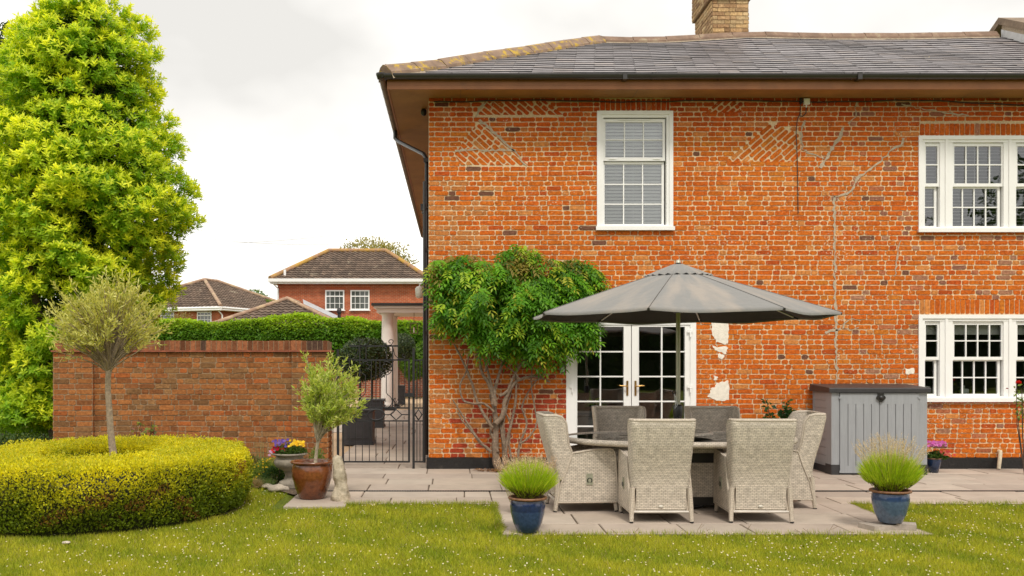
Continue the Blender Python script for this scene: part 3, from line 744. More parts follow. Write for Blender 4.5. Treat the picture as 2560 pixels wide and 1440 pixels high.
lv = Leaves(); n = 34; a = rng.uniform(0, 6.28, n); D = np.stack([np.cos(a), np.sin(a)*.7, rng.uniform(.3, 1.6, n)], 1)
lv.add(np.tile([[2.13, 14.42, .88]], (n, 1)), D, rdir(n)*.3+[0, 0, 1], rng.uniform(.14, .26, n), .07, colmix(n, [(.2, .42, .06), (.4, .6, .12), (.8, .8, .5)]), .1, .3)
lv.build('leaves', M_leaf, t, t.location)
t = thing('white_bowl', 'white bowl on the inside sill of the ground floor window', 'bowl', (px(2322), WY+.2, pz(985)))
m = MB(); m.lathe([(0, 0), (.05, 0), (.08, .05), (.095, .11), (.088, .11), (.07, .05), (0, .02)], (px(2322), WY+.17, pz(985)+.001), 20); part(m, 'bowl', M_white, t)
m = MB(); m.box(px(2300), px(2588), WY+.101, WY+.3, pz(985)-.03, pz(985)-.001); hp(m, 'window_board', M_white)
t = thing('glass_candle_holder', 'small clear candle holder on the sill behind the wide lower window', 'candle holder', (px(2427), WY+.2, pz(985)))
m = MB(); m.box(px(2421), px(2437), WY+.16, WY+.24, pz(985), pz(985)+.07); m.lathe([(.012, .07), (.012, .12), (.0, .12)], (px(2428), WY+.2, pz(985)), 8); part(m, 'holder', mat('frosted_glass', (.6, .65, .6), .2), t)
# ================================================================= GARDEN WALL
def gcol(u, z):
    r = random.random(); n = mnoise.noise(Vector((u*1.1, z*1.6, 5)))
    c = (.37, .145, .045) if r < .55 else (.31, .118, .04) if r < .82 else (.25, .125, .05) if r < .92 else (.40, .12, .032)
    if n > .12 and random.random() < .45: c = (.29, .15, .06)
    k = random.uniform(.7, 1.1)*(1-.35*max(0, (z-1.55)/.3)*(mnoise.noise(Vector((u*2.5, 0, 2)))+.6))
    return tuple(a*k for a in c)
GX0, GX1 = X(138, WY), X(822, WY); GH = 1.70
gw = thing('garden_wall', 'weathered red brown brick garden wall with end piers, left of the iron gate', 'wall', (-3.9, WY, 0))
m = MB()
pl0, pl1, pr0 = GX0+.57, GX1, X(732, WY)
def gfill(mb, O, U, N, a, b): 
    f = BrickFace(mb, O, U, N, gcol, .008, .003); f.fill(a, b, .0, GH, .0765, .011, L=.225)
gfill(m, (0, WY, 0), (1, 0, 0), (0, -1, 0), GX0+.57, pr0)
gfill(m, (0, WY-.07, 0), (1, 0, 0), (0, -1, 0), GX0, GX0+.57); gfill(m, (0, WY-.09, 0), (1, 0, 0), (0, -1, 0), pr0, GX1)
gfill(m, (GX1, 0, 0), (0, 1, 0), (1, 0, 0), WY-.09, WY+.33); gfill(m, (GX0, 0, 0), (0, -1, 0), (-1, 0, 0), -WY-.3, -WY+.07)
m.box(GX0, GX1, WY, WY+.225, 0, GH, 1); m.box(GX0, GX0+.57, WY-.07, WY+.3, 0, GH-.002, 1); m.box(pr0, GX1, WY-.09, WY+.33, 0, GH-.003, 1); gfill(m, (GX0+.57, 0, 0), (0, 1, 0), (1, 0, 0), WY-.07, WY)
f = BrickFace(m, (0, WY+.225, 0), (-1, 0, 0), (0, 1, 0), gcol, .008, .003); f.fill(-pr0, -GX0-.57, 0, GH, .0765, .011)
part(m, 'brickwork', [M_brick2, M_mort2], gw)
m = MB(); m.box(GX0-.01, pr0, WY-.045, WY+.26, GH, GH+.022); m.box(GX0-.02, GX0+.6, WY-.11, WY-.0455, GH, GH+.022); m.box(pr0-.03, GX1+.035, WY-.13, WY+.36, GH+.001, GH+.024)
part(m, 'tile_creasing', mat('clay_tile', (.28, .08, .04), .8, .3, 10, stain=(.12, .06, .04)), gw)
m = MB()
def cop(y0, a, b):
    x = a
    while x < b-.03:
        e = min(b, x+.076*random.uniform(.95, 1.05)); c = gcol(x, 1.4); k_ = random.uniform(.45, 1.15); c = (.29*k_, .11*k_, .05*k_) if random.random() > .06 else (.09, .05, .035)
        j = random.uniform(-.004, .004); z0, z1 = GH+.024, GH+.165+random.uniform(-.004, .004); g = .005
        p = [(x+g, z0), (e-g, z0), (e-g, z1-.012), (e-g-.010, z1), (x+g+.010, z1), (x+g, z1-.012)]
        m.prism(p, 1, y0+j, y0+.27, 0, c); x = e
cop(WY-.02, GX0, pr0-.012); cop(WY-.115, pr0-.01, GX1)
m.box(GX0, pr0, WY-.012, WY+.24, GH+.022, GH+.155, 1); m.box(pr0, GX1, WY-.107, WY+.15, GH+.023, GH+.154, 1); m.box(pr0, GX1, WY+.157, WY+.34, GH+.024, GH+.15, 1)
part(m, 'coping', [M_brick2, M_mort2], gw)
# rear ivy clad wall
bw = thing('ivy_clad_wall', 'far red brick boundary wall under thick trimmed ivy, beyond the iron gate', 'wall', (-6, 40, 0))
M_bw = uvbrick('boundary_brick', (.36, .08, .035), (.22, .06, .03), (.36, .27, .2), .225, .075, .012)
m = MB(); m.box(-24, 9, 40, 40.3, 0, 2.7); part(m, 'brickwork', M_bw, bw)
# ================================================================= GATE
gate = thing('garden_gate', 'black wrought iron garden gate with scrolls and diamonds', 'gate', (X(941, WY), WY, 0))
def zx(a): return X(a/3+600, WY)
def zz(a): return Z(a/3+820, WY)
m = MB()
def vb(a, y0, y1, w=.011): m.box(zx(a)-w/2, zx(a)+w/2, WY-w/2, WY+w/2, zz(y1), zz(y0))
def hb(y, a0, a1, h=.018): m.box(zx(a0), zx(a1), WY-.007, WY+.007, zz(y)-h/2, zz(y)+h/2)
vb(773, 238, 1010, .028); vb(1268, 238, 1008, .028)
hb(240, 773, 1268, .022); hb(600, 773, 1268, .022); hb(697, 773, 1268, .02); hb(1003, 773, 1268, .024); hb(135, 820, 1190, .024)
for a in (820, 868, 918, 970, 1020, 1070, 1120, 1172, 1222): vb(a, 697, 1003)
for a, y in ((820, 240), (898, 135), (945, 135), (985, 240), (1020, 240), (1050, 240), (1098, 135), (1145, 135), (1237, 240)):
    vb(a, y, 600, .013 if y == 240 else .018) if a not in (1098, 945) else vb(a, 135, 240, .014)
hb(650, 773, 823, .014); hb(650, 905, 962, .014); hb(650, 1085, 1130, .014); hb(650, 1213, 1268, .014)
part(m, 'frame', M_iron, gate)
m = MB()
def loop(pts, r=.007): m.tube([(zx(a), WY-.014, zz(b)) for a, b in pts], r, 6)
def dia(cx, cy, rx, ry): loop([(cx-rx, cy), (cx, cy-ry), (cx+rx, cy), (cx, cy+ry), (cx-rx, cy)], .010)
dia(1172, 650, 42, 40); dia(865, 650, 42, 40)
loop([(1022+62*math.cos(t), 650+40*math.sin(t)) for t in np.linspace(0, 2*PI, 25)], .011)
def spiral(cx, cy, r0, r1, a0, a1, n=22, k=1):
    return [(cx+(r0+(r1-r0)*t)*math.cos(a0+(a1-a0)*t), cy+k*(r0+(r1-r0)*t)*math.sin(a0+(a1-a0)*t)) for t in np.linspace(0, 1, n)]
for s_ in (1, -1):            # harp of scrolls
    c_ = 1020
    def mx(p): return [(c_+s_*(a-c_), b) for a, b in p]
    loop(mx(spiral(1085, 295, 8, 24, 0, 5.2)+spiral(1090, 300, 50, 52, -1.9, 1.2, 12)+[(1098, 355), (1098, 400), (1098, 485)]+spiral(1090, 550, 52, 50, -1.2, 1.9, 12)+spiral(1085, 555, 24, 8, 1.2, 6.4)), .006)
    loop(mx(spiral(1130, 105, 6, 22, 1, 6.0, 18)+[(1138, 125), (1105, 132), (1080, 118), (1062, 86)]), .006)
    loop(mx([(1148, 150), (1160, 200), (1190, 232), (1230, 232), (1245, 205)]+spiral(1228, 205, 16, 5, 0, 5, 14)), .006)
loop(spiral(1170, 545, 6, 22, .5, 4.5, 14)+[(1158, 580), (1190, 592), (1225, 575), (1232, 540)], .006); loop(spiral(1215, 545, 6, 18, 2.5, -1.5, 14), .006)
part(m, 'scrollwork', M_iron, gate)
m = MB(); m.box(zx(1235), zx(1300), WY-.03, WY-.012, zz(515), zz(488)); m.box(zx(1262), zx(1306), WY-.04, WY+.03, zz(516), zz(486)); part(m, 'latch', M_iron, gate)
m = MB(); m.tube([(zx(775), WY-.02, zz(1022)), (zx(775), WY-.02, zz(1002))], .02, 8); m.tube([(zx(752), WY, zz(300)), (zx(775), WY, zz(300))], .012, 6); part(m, 'hinge', M_iron, gate)
def side(label, p0, p1, mids, posts, dd):
    t = thing('iron_railing', label, 'railing', (zx((p0+p1)/2), WY, 0), 0, 'fixed panels beside the gate')
    m = MB()
    def vb(a, y0, y1, w=.011): m.box(zx(a)-w/2, zx(a)+w/2, WY-w/2, WY+w/2, zz(y1), zz(y0))
    for a, y0, y1, w in posts: vb(a, y0, y1, w)
    for y, h in ((240, .02), (600, .02), (697, .018), (1003, .022)): m.box(zx(p0), zx(p1), WY-.006, WY+.006, zz(y)-h/2, zz(y)+h/2)
    for a in mids: vb(a, 240, 600); vb(a, 697, 1003)
    part(m, 'panel', M_iron, t)
    if dd:
        m2 = MB(); c = (p0+p1)/2; m2.tube([(zx(a), WY-.012, zz(b)) for a, b in ((c-26, 650), (c, 610), (c+26, 650), (c, 690), (c-26, 650))], .010, 6); part(m2, 'diamond', M_iron, t)
side('narrow black iron panel fixed between the gate and the garden wall', 658, 735, (697,), ((658, 160, 1010, .03), (735, 160, 1010, .035)), False)
side('narrow black iron panel fixed between the gate and the house corner', 1302, 1376, (1327, 1350), ((1302, 150, 1056, .034), (1376, 240, 1006, .026)), True)
# ================================================================= GROUND
lawn = MB()
lawn_m = NT('lawn_turf'); v = pos(lawn_m)
c = lawn_m.mix(lawn_m.ramp(lawn_m.noise(1.2, 5, v), .35, .65), (.13, .17, .02), (.22, .23, .03)); c = lawn_m.mix(lawn_m.ramp(lawn_m.noise(40, 4, v), .4, .7), c, (.06, .08, .015))
b_ = lawn_m.n('ShaderNodeBsdfPrincipled', ins={'Base Color': c, 'Roughness': .95, 'Specular IOR Level': .1}); lawn_m.t.links.new(lawn_m.bump(lawn_m.noise(150, 3, v), .8, .01), b_.inputs['Normal'])
M_lawn = lawn_m.finish(b_.outputs[0])
lawn.face([(-400, -400, -.03), (400, -400, -.03), (400, 900, -.03), (-400, 900, -.03)])
tag(lawn.build('lawn', M_lawn), kind='structure')
PT = .0   # paving surface level
M_slab = mat('stone_slab', (1, 1, 1), .8, .10, 3, .35, 35, attr=True, stain=(.33, .27, .22), sth=(.58, .8), sscale=2.2)
M_joint = mat('joint_grit', (.11, .08, .055), 1, .4, 60, .8, 90, stain=(.30, .24, .17), sscale=9)
pv = MB()
def slab(x0, x1, y0, y1):
    k = random.uniform(.9, 1.08); c = random.choice([(.41, .335, .27), (.43, .36, .295), (.38, .31, .255)]); c = tuple(a*k for a in c)
    g = random.uniform(.005, .010); h = PT+random.uniform(-.003, .003); j = lambda: random.uniform(-.004, .004)
    q = [(x0+g+j(), y0+g+j()), (x1-g+j(), y0+g+j()), (x1-g+j(), y1-g+j()), (x0+g+j(), y1-g+j())]
    t = [random.uniform(-.0015, .0015) for _ in q]; b = .006
    cx, cy = (x0+x1)/2, (y0+y1)/2
    top = [(x+(b if x < cx else -b), y+(b if y < cy else -b), h+tt) for (x, y), tt in zip(q, t)]; md = [(x, y, h-.005) for x, y in q]; bt = [(x, y, -.028) for x, y in q]
    vs = top+md+bt
    pv.add(vs, [(0, 1, 2, 3)]+[(4+i, 4+(i+1) % 4, (i+1) % 4, i) for i in range(4)]+[(8+i, 8+(i+1) % 4, 4+(i+1) % 4, 4+i) for i in range(4)], 0, c)
def rows(xa, xb, ys, first=None):
    for i, (y0, y1) in enumerate(zip(ys, ys[1:])):
        x = xa; off = random.uniform(.25, .9) if i % 2 else random.uniform(.5, 1.2)
        while x < xb-.05:
            L = off if x == xa else random.choice((.6, .9, .9, .62, 1.2, .75))
            e = min(xb, x+L)
            if xb-e < .25: e = xb
            slab(x, e, y0, y1); x = e
TY0 = 10.62; PFX0, PFX1, PFY = .43, 4.40, 8.78
rows(-1.86, .43, [TY0, 11.1, 11.57]); rows(.43, HX1+1.5, [TY0, 11.1, 11.57])
rows(-1.86, HX1+1.5, [11.66, 12.25, 12.85, 13.4, 13.98])
rows(PFX0, PFX1, [PFY, 9.32, 9.92, TY0])
yy = [13.98, 14.6]
while yy[-1] < 30: yy.append(yy[-1]+random.choice((.45, .6, .75)))
rows(-1.86, HX0-.01, yy[:-1]+[30.1]); rows(-6.5, -1.86, [21, 21.7, 22.4, 23.1, 23.8, 24.5, 25.2, 25.9, 26.6, 27.3, 28, 28.7, 29.4, 30.1])
slab(-1.86, -1.18, 10.42, 10.63)
tag(pv.build('paving', M_slab), kind='structure')
g = MB()
for x0, x1, y0, y1 in ((-1.86, HX1+1.5, TY0, 14.3), (PFX0, PFX1, PFY, TY0), (-1.86, HX0, 14.3, 30.1), (-6.5, -1.86, 21, 30.1)): g.face([(x0, y0, -.009), (x1, y0, -.009), (x1, y1, -.009), (x0, y1, -.009)])
tag(g.build('paving_joints', M_joint), kind='structure')
g = MB(); x = -1.86
g.box(-1.86, HX1+1.5, 11.575, 11.655, -.02, -.006, 1)
while x < HX1+1.5: g.box(x, x+.009, 11.58, 11.65, -.006, .001); x += .02
g.box(-1.86, HX1+1.5, 11.573, 11.583, -.006, .003); g.box(-1.86, HX1+1.5, 11.647, 11.657, -.006, .003)
tag(g.build('drain_channel', M_black), 'long narrow black slotted drain set in the paving', 'drain')
g = MB(); g.face([(-20, 30.1, -.02), (HX0-.02, 30.1, -.02), (9, 40, -.02), (-24, 40, -.02)]); g.face([(-6.5, 14.35, -.024), (-1.87, 14.35, -.024), (-1.87, 21, -.024), (-6.5, 21, -.024)])
g.face([(HX0-.02, 30.7, -.02), (9, 30.7, -.02), (9, 40, -.02), (HX0-.02, 40, -.02)])
tag(g.build('gravel', mat('gravel', (.48, .33, .20), .95, .25, 40, .8, 120, stain=(.38, .28, .2))), kind='structure')
bedpoly = [(-9, 14.1), (-9, 12.4), (-5.8, 12.1), (-4, 12.35), (-3.2, 12.6), (-2.6, 12.2), (-2.25, 11.9), (-1.87, 11.3), (-1.87, 14.1)]
g = MB(); g.face([(x, y, -.006) for x, y in bedpoly][::-1])
tag(g.build('flower_bed', M_soil), kind='structure')
HRX, HRY, HRC = 1.53, 1.74, (-3.84, 10.42)      # hedge ring
g = MB(); g.face([(HRC[0]+1.55*math.cos(a), HRC[1]+1.62*math.sin(a), -.012) for a in np.linspace(0, 2*PI, 40)[:-1]]); tag(g.build('soil_ring', M_soil), kind='structure')
g = MB(); g.box(4.06, 4.52, 8.85, 9.3, -.03, .012)
# ================================================================= FURNITURE
M_rat = uvbrick('rattan', (.70, .62, .52), (.57, .50, .42), (.19, .15, .11), .042, .0160, .0024, .6, .35, .1, smooth=.8)
M_rat2 = uvbrick('grey_rattan', (.66, .61, .54), (.54, .50, .44), (.20, .17, .14), .042, .0160, .0024, .6, .35, .1, smooth=.8)
M_wrap = uvbrick('rattan_wrap', (.74, .65, .53), (.66, .57, .46), (.25, .2, .16), .010, .05, .0018, .55, .8, .1)
def chair(name, label, m_rat):
    t = thing(name, label, 'chair', (0, 0, 0), 0, 'woven chairs around the dining table')
    def lerp_tab(tab, z):
        for (a, b), (c, d) in zip(tab, tab[1:]):
            if z <= c: return b+(d-b)*(z-a)/(c-a)
        return tab[-1][1]
    XR = [(.10, .05), (.33, .02), (.47, 0), (.60, -.035), (.75, -.08), (.9, -.112), (1.0, -.13)]
    XF = [(.30, .07), (.47, .13), (.61, .175), (.70, .135), (.80, .122), (.93, .105), (.985, .06), (1.0, .0)]
    HW = [(.30, .283), (.5, .29), (.75, .30), (1.0, .318)]
    zs = list(np.linspace(.33, .97, 16))+[.985, 1.0]
    def section(z, ins):
        xr = lerp_tab(XR, z)+ins; xf = max(lerp_tab(XF, z), xr+.045); hw = lerp_tab(HW, z)-ins; rc = .055-ins*.4
        pts = [(xf, -hw), ((xf+xr+rc)/2, -hw)]
        for k in range(6):
            a = PI/2*k/5; pts.append((xr+rc-rc*math.sin(a), -hw+rc-rc*math.cos(a)))
        for k in range(1, 8): pts.append((xr-.008*math.sin(PI*k/8)*(z-.3), -hw+rc+(2*hw-2*rc)*k/8))
        pts += [(a, -b) for a, b in pts[:8]][::-1]
        return pts
    m = MB(); n = None
    def grid(ins, flip):
        vs = []; uvs = []
        for z in zs:
            sec = section(z, ins); L = 0
            topround = max(0, z-.97)/.03
            for i, p in enumerate(sec):
                if i: L += math.dist(p, sec[i-1])
                vs.append((p[0]+topround*.012*(1 if not flip else 0), p[1], z)); uvs.append((L, z))
        k = len(sec); fs = [(i*k+j, i*k+j+1, (i+1)*k+j+1, (i+1)*k+j) for i in range(len(zs)-1) for j in range(k-1)]
        m.add(vs, fs, 0, None, uvs, True); return vs, k
    vo, k = grid(0, False); vi, k = grid(.035, True); N_ = len(zs)
    rim_o = [vo[i*k] for i in range(N_)]+[vo[(N_-1)*k+j] for j in range(1, k)]+[vo[i*k+k-1] for i in range(N_-2, -1, -1)]
    rim_i = [vi[i*k] for i in range(N_)]+[vi[(N_-1)*k+j] for j in range(1, k)]+[vi[i*k+k-1] for i in range(N_-2, -1, -1)]
    for a, b, c, d in zip(rim_o, rim_o[1:], rim_i[1:], rim_i): m.face([a, b, c, d], 0, None, [(0, 0), (.02, 0), (.02, .03), (0, .03)])
    for j in range(k-1): m.face([vo[j], vo[j+1], vi[j+1], vi[j]], 0)
    m.tube([((a[0]+b[0])/2, (a[1]+b[1])/2, (a[2]+b[2])/2) for a, b in zip(rim_o, rim_i)], .021, 8, 1)
    m.build('backrest', [m_rat, M_wrap], t)
    m = MB()          # lower back
    M = Matrix.Translation((.045, 0, .13)) @ Matrix.Rotation(-.12, 4, 'Y'); m.box(-.012, .012, -.243, .243, 0, .23, M=M); m.tube([M @ Vector((0, -.24, 0)), M @ Vector((0, .24, 0))], .016, 8, 1)
    m.build('lower_back', [m_rat, M_wrap], t)
    m = MB(); m.lathe([(0, 0), (.024, 0), (.024, .004), (0, .006)], (0, 0, 0), 16, 0, True, 0, 1, .55)
    m.v = [(.028-z, x, .155+y) for x, y, z in m.v]; m.build('badge', mat('pale_badge', (.62, .58, .50), .5), t)
    m = MB(); m.box(.05, .60, -.27, .27, .385, .42); m.box(.565, .60, -.27, .27, .12, .384); m.build('seat', m_rat, t)
    pp = [(.02, .10), (.655, .10), (.65, .30), (.635, .58), (.62, .635), (.60, .655), (.555, .662), (.40, .648), (.18, .612), (.13, .46), (.06, .29)]
    for sgn in (-1, 1):
        m = MB(); a, b = (.255, .305) if sgn > 0 else (-.305, -.255); m.prism(pp, 1, a, b, 0)
        for y in (a, b): m.tube([(x, y, z) for x, z in pp+[pp[0]]], .009, 6, 1)
        s_ = m.build('side_panel', [m_rat, M_wrap], t)
        m = MB(); y = b if sgn > 0 else a; e = .004*sgn; q = [(.325, .285), (.392, .285), (.392, .40), (.325, .40)]
        m.prism(q, 1, y, y+e*2, 0); m.tube([(.358+.024*math.cos(u), y+e*3, .33+.024*math.sin(u)) for u in np.linspace(-.9, 4.1, 14)], .005, 5, 1); m.box(.345, .371, min(y, y+e*3.4), max(y, y+e*3.4), .315, .365)
        m.build('recline_latch', [mat('olive_plastic', (.30, .30, .22), .5), M_black], s_)
    for sgn in (-1, 1):
        m = MB(); m.tube([(.028, sgn*.278, .34), (.022, sgn*.287, .16), (.0, sgn*.294, .012)], [.027, .027, .022], 8, 0); m.tube([(.0, sgn*.294, .012), (-.001, sgn*.2945, .001)], .02, 8, 1); m.build('leg', [M_wrap, M_black], t)
        m = MB(); m.tube([(.635, sgn*.28, .12), (.645, sgn*.284, .012)], [.024, .020], 8, 0); m.tube([(.645, sgn*.284, .012), (.646, sgn*.284, .001)], .018, 8, 1); m.build('leg', [M_wrap, M_black], t)
    m = MB(); m.tube([(.018, -.28, .105), (.018, .28, .105)], .013, 8); m.tube([(.05, .0, .12), (.4, 0, .14)], .012, 6); m.build('crossbar', mat('powder_coated_tube', (.55, .50, .44), .5), t)
    return t
ch = chair('rattan_chair', 'woven rattan chair with its back to the viewer, left one of the nearer pair', M_rat)
places = [((2.02, 9.34), 90, None), ((2.995, 9.35), 88, 'woven rattan chair with its back to the viewer, right one of the nearer pair'),
          ((2.0, 11.66), -90, 'woven rattan chair behind the table, left of the parasol pole, facing the viewer'), ((3.13, 11.66), -88, 'woven rattan chair behind the table, right of the parasol pole, facing the viewer'),
          ((1.04, 10.30), 3, 'rattan chair at the left end of the table, seen side on behind the lavender pot'), ((3.86, 10.50), 176, 'rattan chair at the right end of the table, beside the grey storage box')]
for i, ((x, y), a, lab) in enumerate(places):
    c = ch if i == 0 else copy_tree(ch)
    c.location = (x, y, .003); c.rotation_euler = (0, 0, math.radians(a))
    if lab: c['label'] = lab
# dining table
TX, TY = 2.45, 10.47; ea, eb = 1.24, .80
tb = thing('dining_table', 'oval woven dining table with glass top on the terrace', 'table', (TX, TY, .003))
def ell(k, z, da=0): return [(TX+(ea-da)*math.cos(2*PI*i/k), TY+(eb-da)*math.sin(2*PI*i/k), z) for i in range(k)]
m = MB(); m.tube(ell(72, .728)+[ell(72, .728)[0]], .032, 10, 0, None, False); part(m, 'rim', M_rat, tb)
m = MB(); q = ell(72, .72, .03); L = 0
m.face([(x, y, .722) for x, y, z in q], 0, None, [(x, y) for x, y, z in q]); m.face([(x, y, .70) for x, y, z in q][::-1], 0)
q = ell(72, .7, .30)
for i in range(72):
    a, b = q[i], q[(i+1) % 72]; l = math.dist(a, b); m.face([(a[0], a[1], .62), (b[0], b[1], .62), (b[0], b[1], .70), (a[0], a[1], .70)], 0, None, [(L, .62), (L+l, .62), (L+l, .70), (L, .70)]); L += l
part(m, 'table_frame', M_rat2, tb)
m = MB(); q = ell(72, 0, .028); m.face([(x, y, .749) for x, y, z in q]); 
for i in range(72): a, b = q[i], q[(i+1) % 72]; m.face([(a[0], a[1], .743), (b[0], b[1], .743), (b[0], b[1], .749), (a[0], a[1], .749)])
part(m, 'glass_top', M_tglass, tb)
m = MB(); m.box(TX-.55, TX+.55, TY-.33, TY+.33, .14, .50); part(m, 'pedestal', M_rat, tb)
m = MB(); m.box(TX-.60, TX+.60, TY-.30, TY+.30, .5005, .61); m.box(TX-.45, TX+.45, TY-.28, TY+.28, .05, .1395); part(m, 'underframe', M_black, tb)
for sx in (-1, 1):
    for sy in (-1, 1):
        m = MB(); m.tube([(TX+sx*.58, TY+sy*.26, .52), (TX+sx*.68, TY+sy*.34, .25), (TX+sx*.74, TY+sy*.40, .001)], [.026, .025, .022], 8); part(m, 'leg', M_wrap, tb)
ls = thing('lazy_susan', 'round woven turntable lying on the middle of the glass table', 'turntable', (TX, TY, .752))
m = MB(); r = .37; pr = [(r-.03, 0), (r-.005, .005), (r, .02), (r-.01, .036), (r-.035, .04)]
m.lathe([(r-.035, .034), (0.026, .034)], (TX, TY, .772), 48, 0); m.lathe(pr, (TX, TY, .772), 48, 0); m.lathe([(r-.03, 0), (.03, 0)], (TX, TY, .772), 48, 0); part(m, 'tray', M_rat, ls)
m = MB(); m.lathe([(r-.038, .0), (.027, .0)], (TX, TY, .81), 48, 0); part(m, 'glass_disc', M_tglass, ls)
m = MB(); m.lathe([(.14, 0), (.14, .022)], (TX, TY, .751), 24, 0); part(m, 'bearing', M_black, ls)
# parasol
UX, UY, AP, TZ, UR = 2.44, 10.45, 2.625, 2.075, 1.65
um = thing('parasol', 'large grey parasol open over the dining table', 'parasol', (UX, UY, .003))
t = NT('parasol_fabric'); v = obc(t); sp_ = t.n('ShaderNodeSeparateXYZ', ins={0: v}); an_ = t.math('ARCTAN2', sp_.outputs[1], sp_.outputs[0])
tc = t.n('ShaderNodeCombineXYZ', ins={0: t.math('MULTIPLY', t.math('SINE', an_), 2.2), 1: t.math('MULTIPLY', t.math('COSINE', an_), 2.2), 2: t.math('MULTIPLY', sp_.outputs[2], 1.5)}).outputs[0]
c = t.mix(t.ramp(t.noise(2.2, 4, tc), .44, .66), (.195, .190, .180), (.28, .245, .21))
b_ = t.n('ShaderNodeBsdfPrincipled', ins={'Base Color': c, 'Roughness': .75, 'Specular IOR Level': .25, 'Sheen Weight': .2}); t.t.links.new(t.bump(t.noise(9, 3, v), .35, .02), b_.inputs['Normal'])
tr = t.n('ShaderNodeBsdfTranslucent', ins={'Color': (.05, .045, .04, 1)}); mxs = t.n('ShaderNodeMixShader', ins={0: .0, 1: b_.outputs[0], 2: tr.outputs[0]}); M_can = t.finish(mxs.outputs[0])
m = MB(); NA = 96; NR = 24; vs = []
def canz(r, th, top=False):
    s_ = ((th-PI/8) % (PI/4))/(PI/4); e = math.sin(PI*s_); rr = r/UR
    z = AP-.03-(AP-TZ-.03)*(rr**1.04)-.024*e*rr**2.2+.008*math.sin(7*th+5*rr)*rr*e
    return z
for j in range(NR+1):
    r = .03+(UR-.03)*j/NR
    for i in range(NA):
        th = 2*PI*i/NA; s_ = ((th-PI/8) % (PI/4))/(PI/4); k = math.cos(PI/8)/math.cos((s_-.5)*PI/4); k = 1-(1-k)*1.15*(r/UR)
        if j == NR: k *= 1.0
        vs.append((UX+r*k*math.cos(th), UY+r*k*math.sin(th), canz(r, th)))
for i in range(NA):
    x, y, z = vs[NR*NA+i]; vs.append((x, y, z-.022))
fs_ = [(j*NA+i, j*NA+(i+1) % NA, (j+1)*NA+(i+1) % NA, (j+1)*NA+i) for j in range(NR+1) for i in range(NA)]
m.add(vs, fs_, 0, None, None, True)
for i in range(8):
    th = PI/8+i*PI/4; m.tube([(UX+r_*math.cos(th), UY+r_*math.sin(th), canz(r_, th)+.001) for r_ in np.linspace(.3, UR-.01, 14)], .0045, 4, 1)
can = part(m, 'canopy', [M_can, mat('seam_thread', (.13, .12, .11), .8)], um)
m = MB(); vl = [(x, y, z-.006) for x, y, z in vs[:(NR+1)*NA]]; m.add([(UX+(x-UX)*.997, UY+(y-UY)*.997, z) for x, y, z in vl], fs_[:NR*NA], 0, None, None, True); part(m, 'underside_shade', mat('painted_shade', (.035, .03, .026), .9, .1, 5), um)  # shade under the canopy, put in as a near-black inner surface
m = MB(); vs = [(UX, UY, AP+.024)]
for j in range(1, 7):
    r = .36*j/6
    for i in range(NA):
        th = 2*PI*i/NA; s_ = ((th-PI/8) % (PI/4))/(PI/4); sc_ = (1+.05*math.cos(th*24) if j == 6 else 1)
        vs.append((UX+r*sc_*math.cos(th)*.99, UY+r*sc_*math.sin(th)*.99, AP+.022-.142*(j/6)**1.1-(.012*abs(math.sin(th*12)) if j == 6 else 0)))
m.add(vs, [(0, 1+i, 1+(i+1) % NA) for i in range(NA)]+[(1+j*NA+i, 1+j*NA+(i+1) % NA, 1+(j+1)*NA+(i+1) % NA, 1+(j+1)*NA+i) for j in range(5) for i in range(NA)], 0, None, None, True)
part(m, 'vent_cap', M_can, um)
M_pole = mat('champagne_aluminium', (.44, .42, .33), .4, .05, 5, metal=.3)
m = MB(); m.tube([(UX, UY, .05), (UX, UY, 1.2), (UX, UY, AP+.02)], .024, 16); m.lathe([(.03, 0), (.02, .03), (0, .035)], (UX, UY, AP+.02), 12); part(m, 'pole', M_pole, um)
for i in range(8):
    th = PI/8+i*PI/4; m = MB()
    def rp(r, o): return (UX+r*math.cos(th), UY+r*math.sin(th), AP-.03-(AP-TZ-.03)*((r/UR)**1.04)-o)
    m.tube([rp(r, .015) for r in np.linspace(.05, UR-.02, 8)], .010, 6); m.tube([(UX+.04*math.cos(th), UY+.04*math.sin(th), 2.13), rp(.85, .025)], .007, 6)
    m.tube([rp(UR-.06, .017), rp(UR+.005, .012)], .014, 6, 1); part(m, 'rib', [M_alu, M_black], um)
m = MB(); m.lathe([(.026, 0), (.05, 0), (.05, .06), (.026, .07)], (UX, UY, 2.1), 16); part(m, 'runner', M_black, um)
m = MB(); m.lathe([(.026, -.1), (.038, -.09), (.05, 0), (.056, .09), (.046, .11), (.026, .115)], (UX-.004, UY, .99), 16)
m.tube([(UX, UY-.04, .98), (UX, UY-.09, .98), (UX+.01, UY-.1, .9)], .009, 6); m.tube([(UX-.045, UY-.03, 1.24+.018*math.cos(u)) if 0 else (UX-.05+.018*math.sin(u), UY-.03, 1.235+.018*math.cos(u)) for u in np.linspace(0, 6.2, 12)], .005, 5)
m.tube([(UX-.05, UY-.03, 1.22), (UX-.04, UY-.045, 1.12), (UX-.045, UY-.05, 1.06), (UX-.02, UY-.05, 1.10), (UX-.035, UY-.03, 1.2)], .005, 5, 1); part(m, 'crank', [M_black, mat('white_cord', (.6, .6, .58), .8)], um)
m = MB(); m.lathe([(0, .0), (.27, 0), (.27, .04), (.2, .07), (.04, .09), (.04, .3), (.026, .3)], (UX, UY, .003), 32); part(m, 'base', M_black, um)
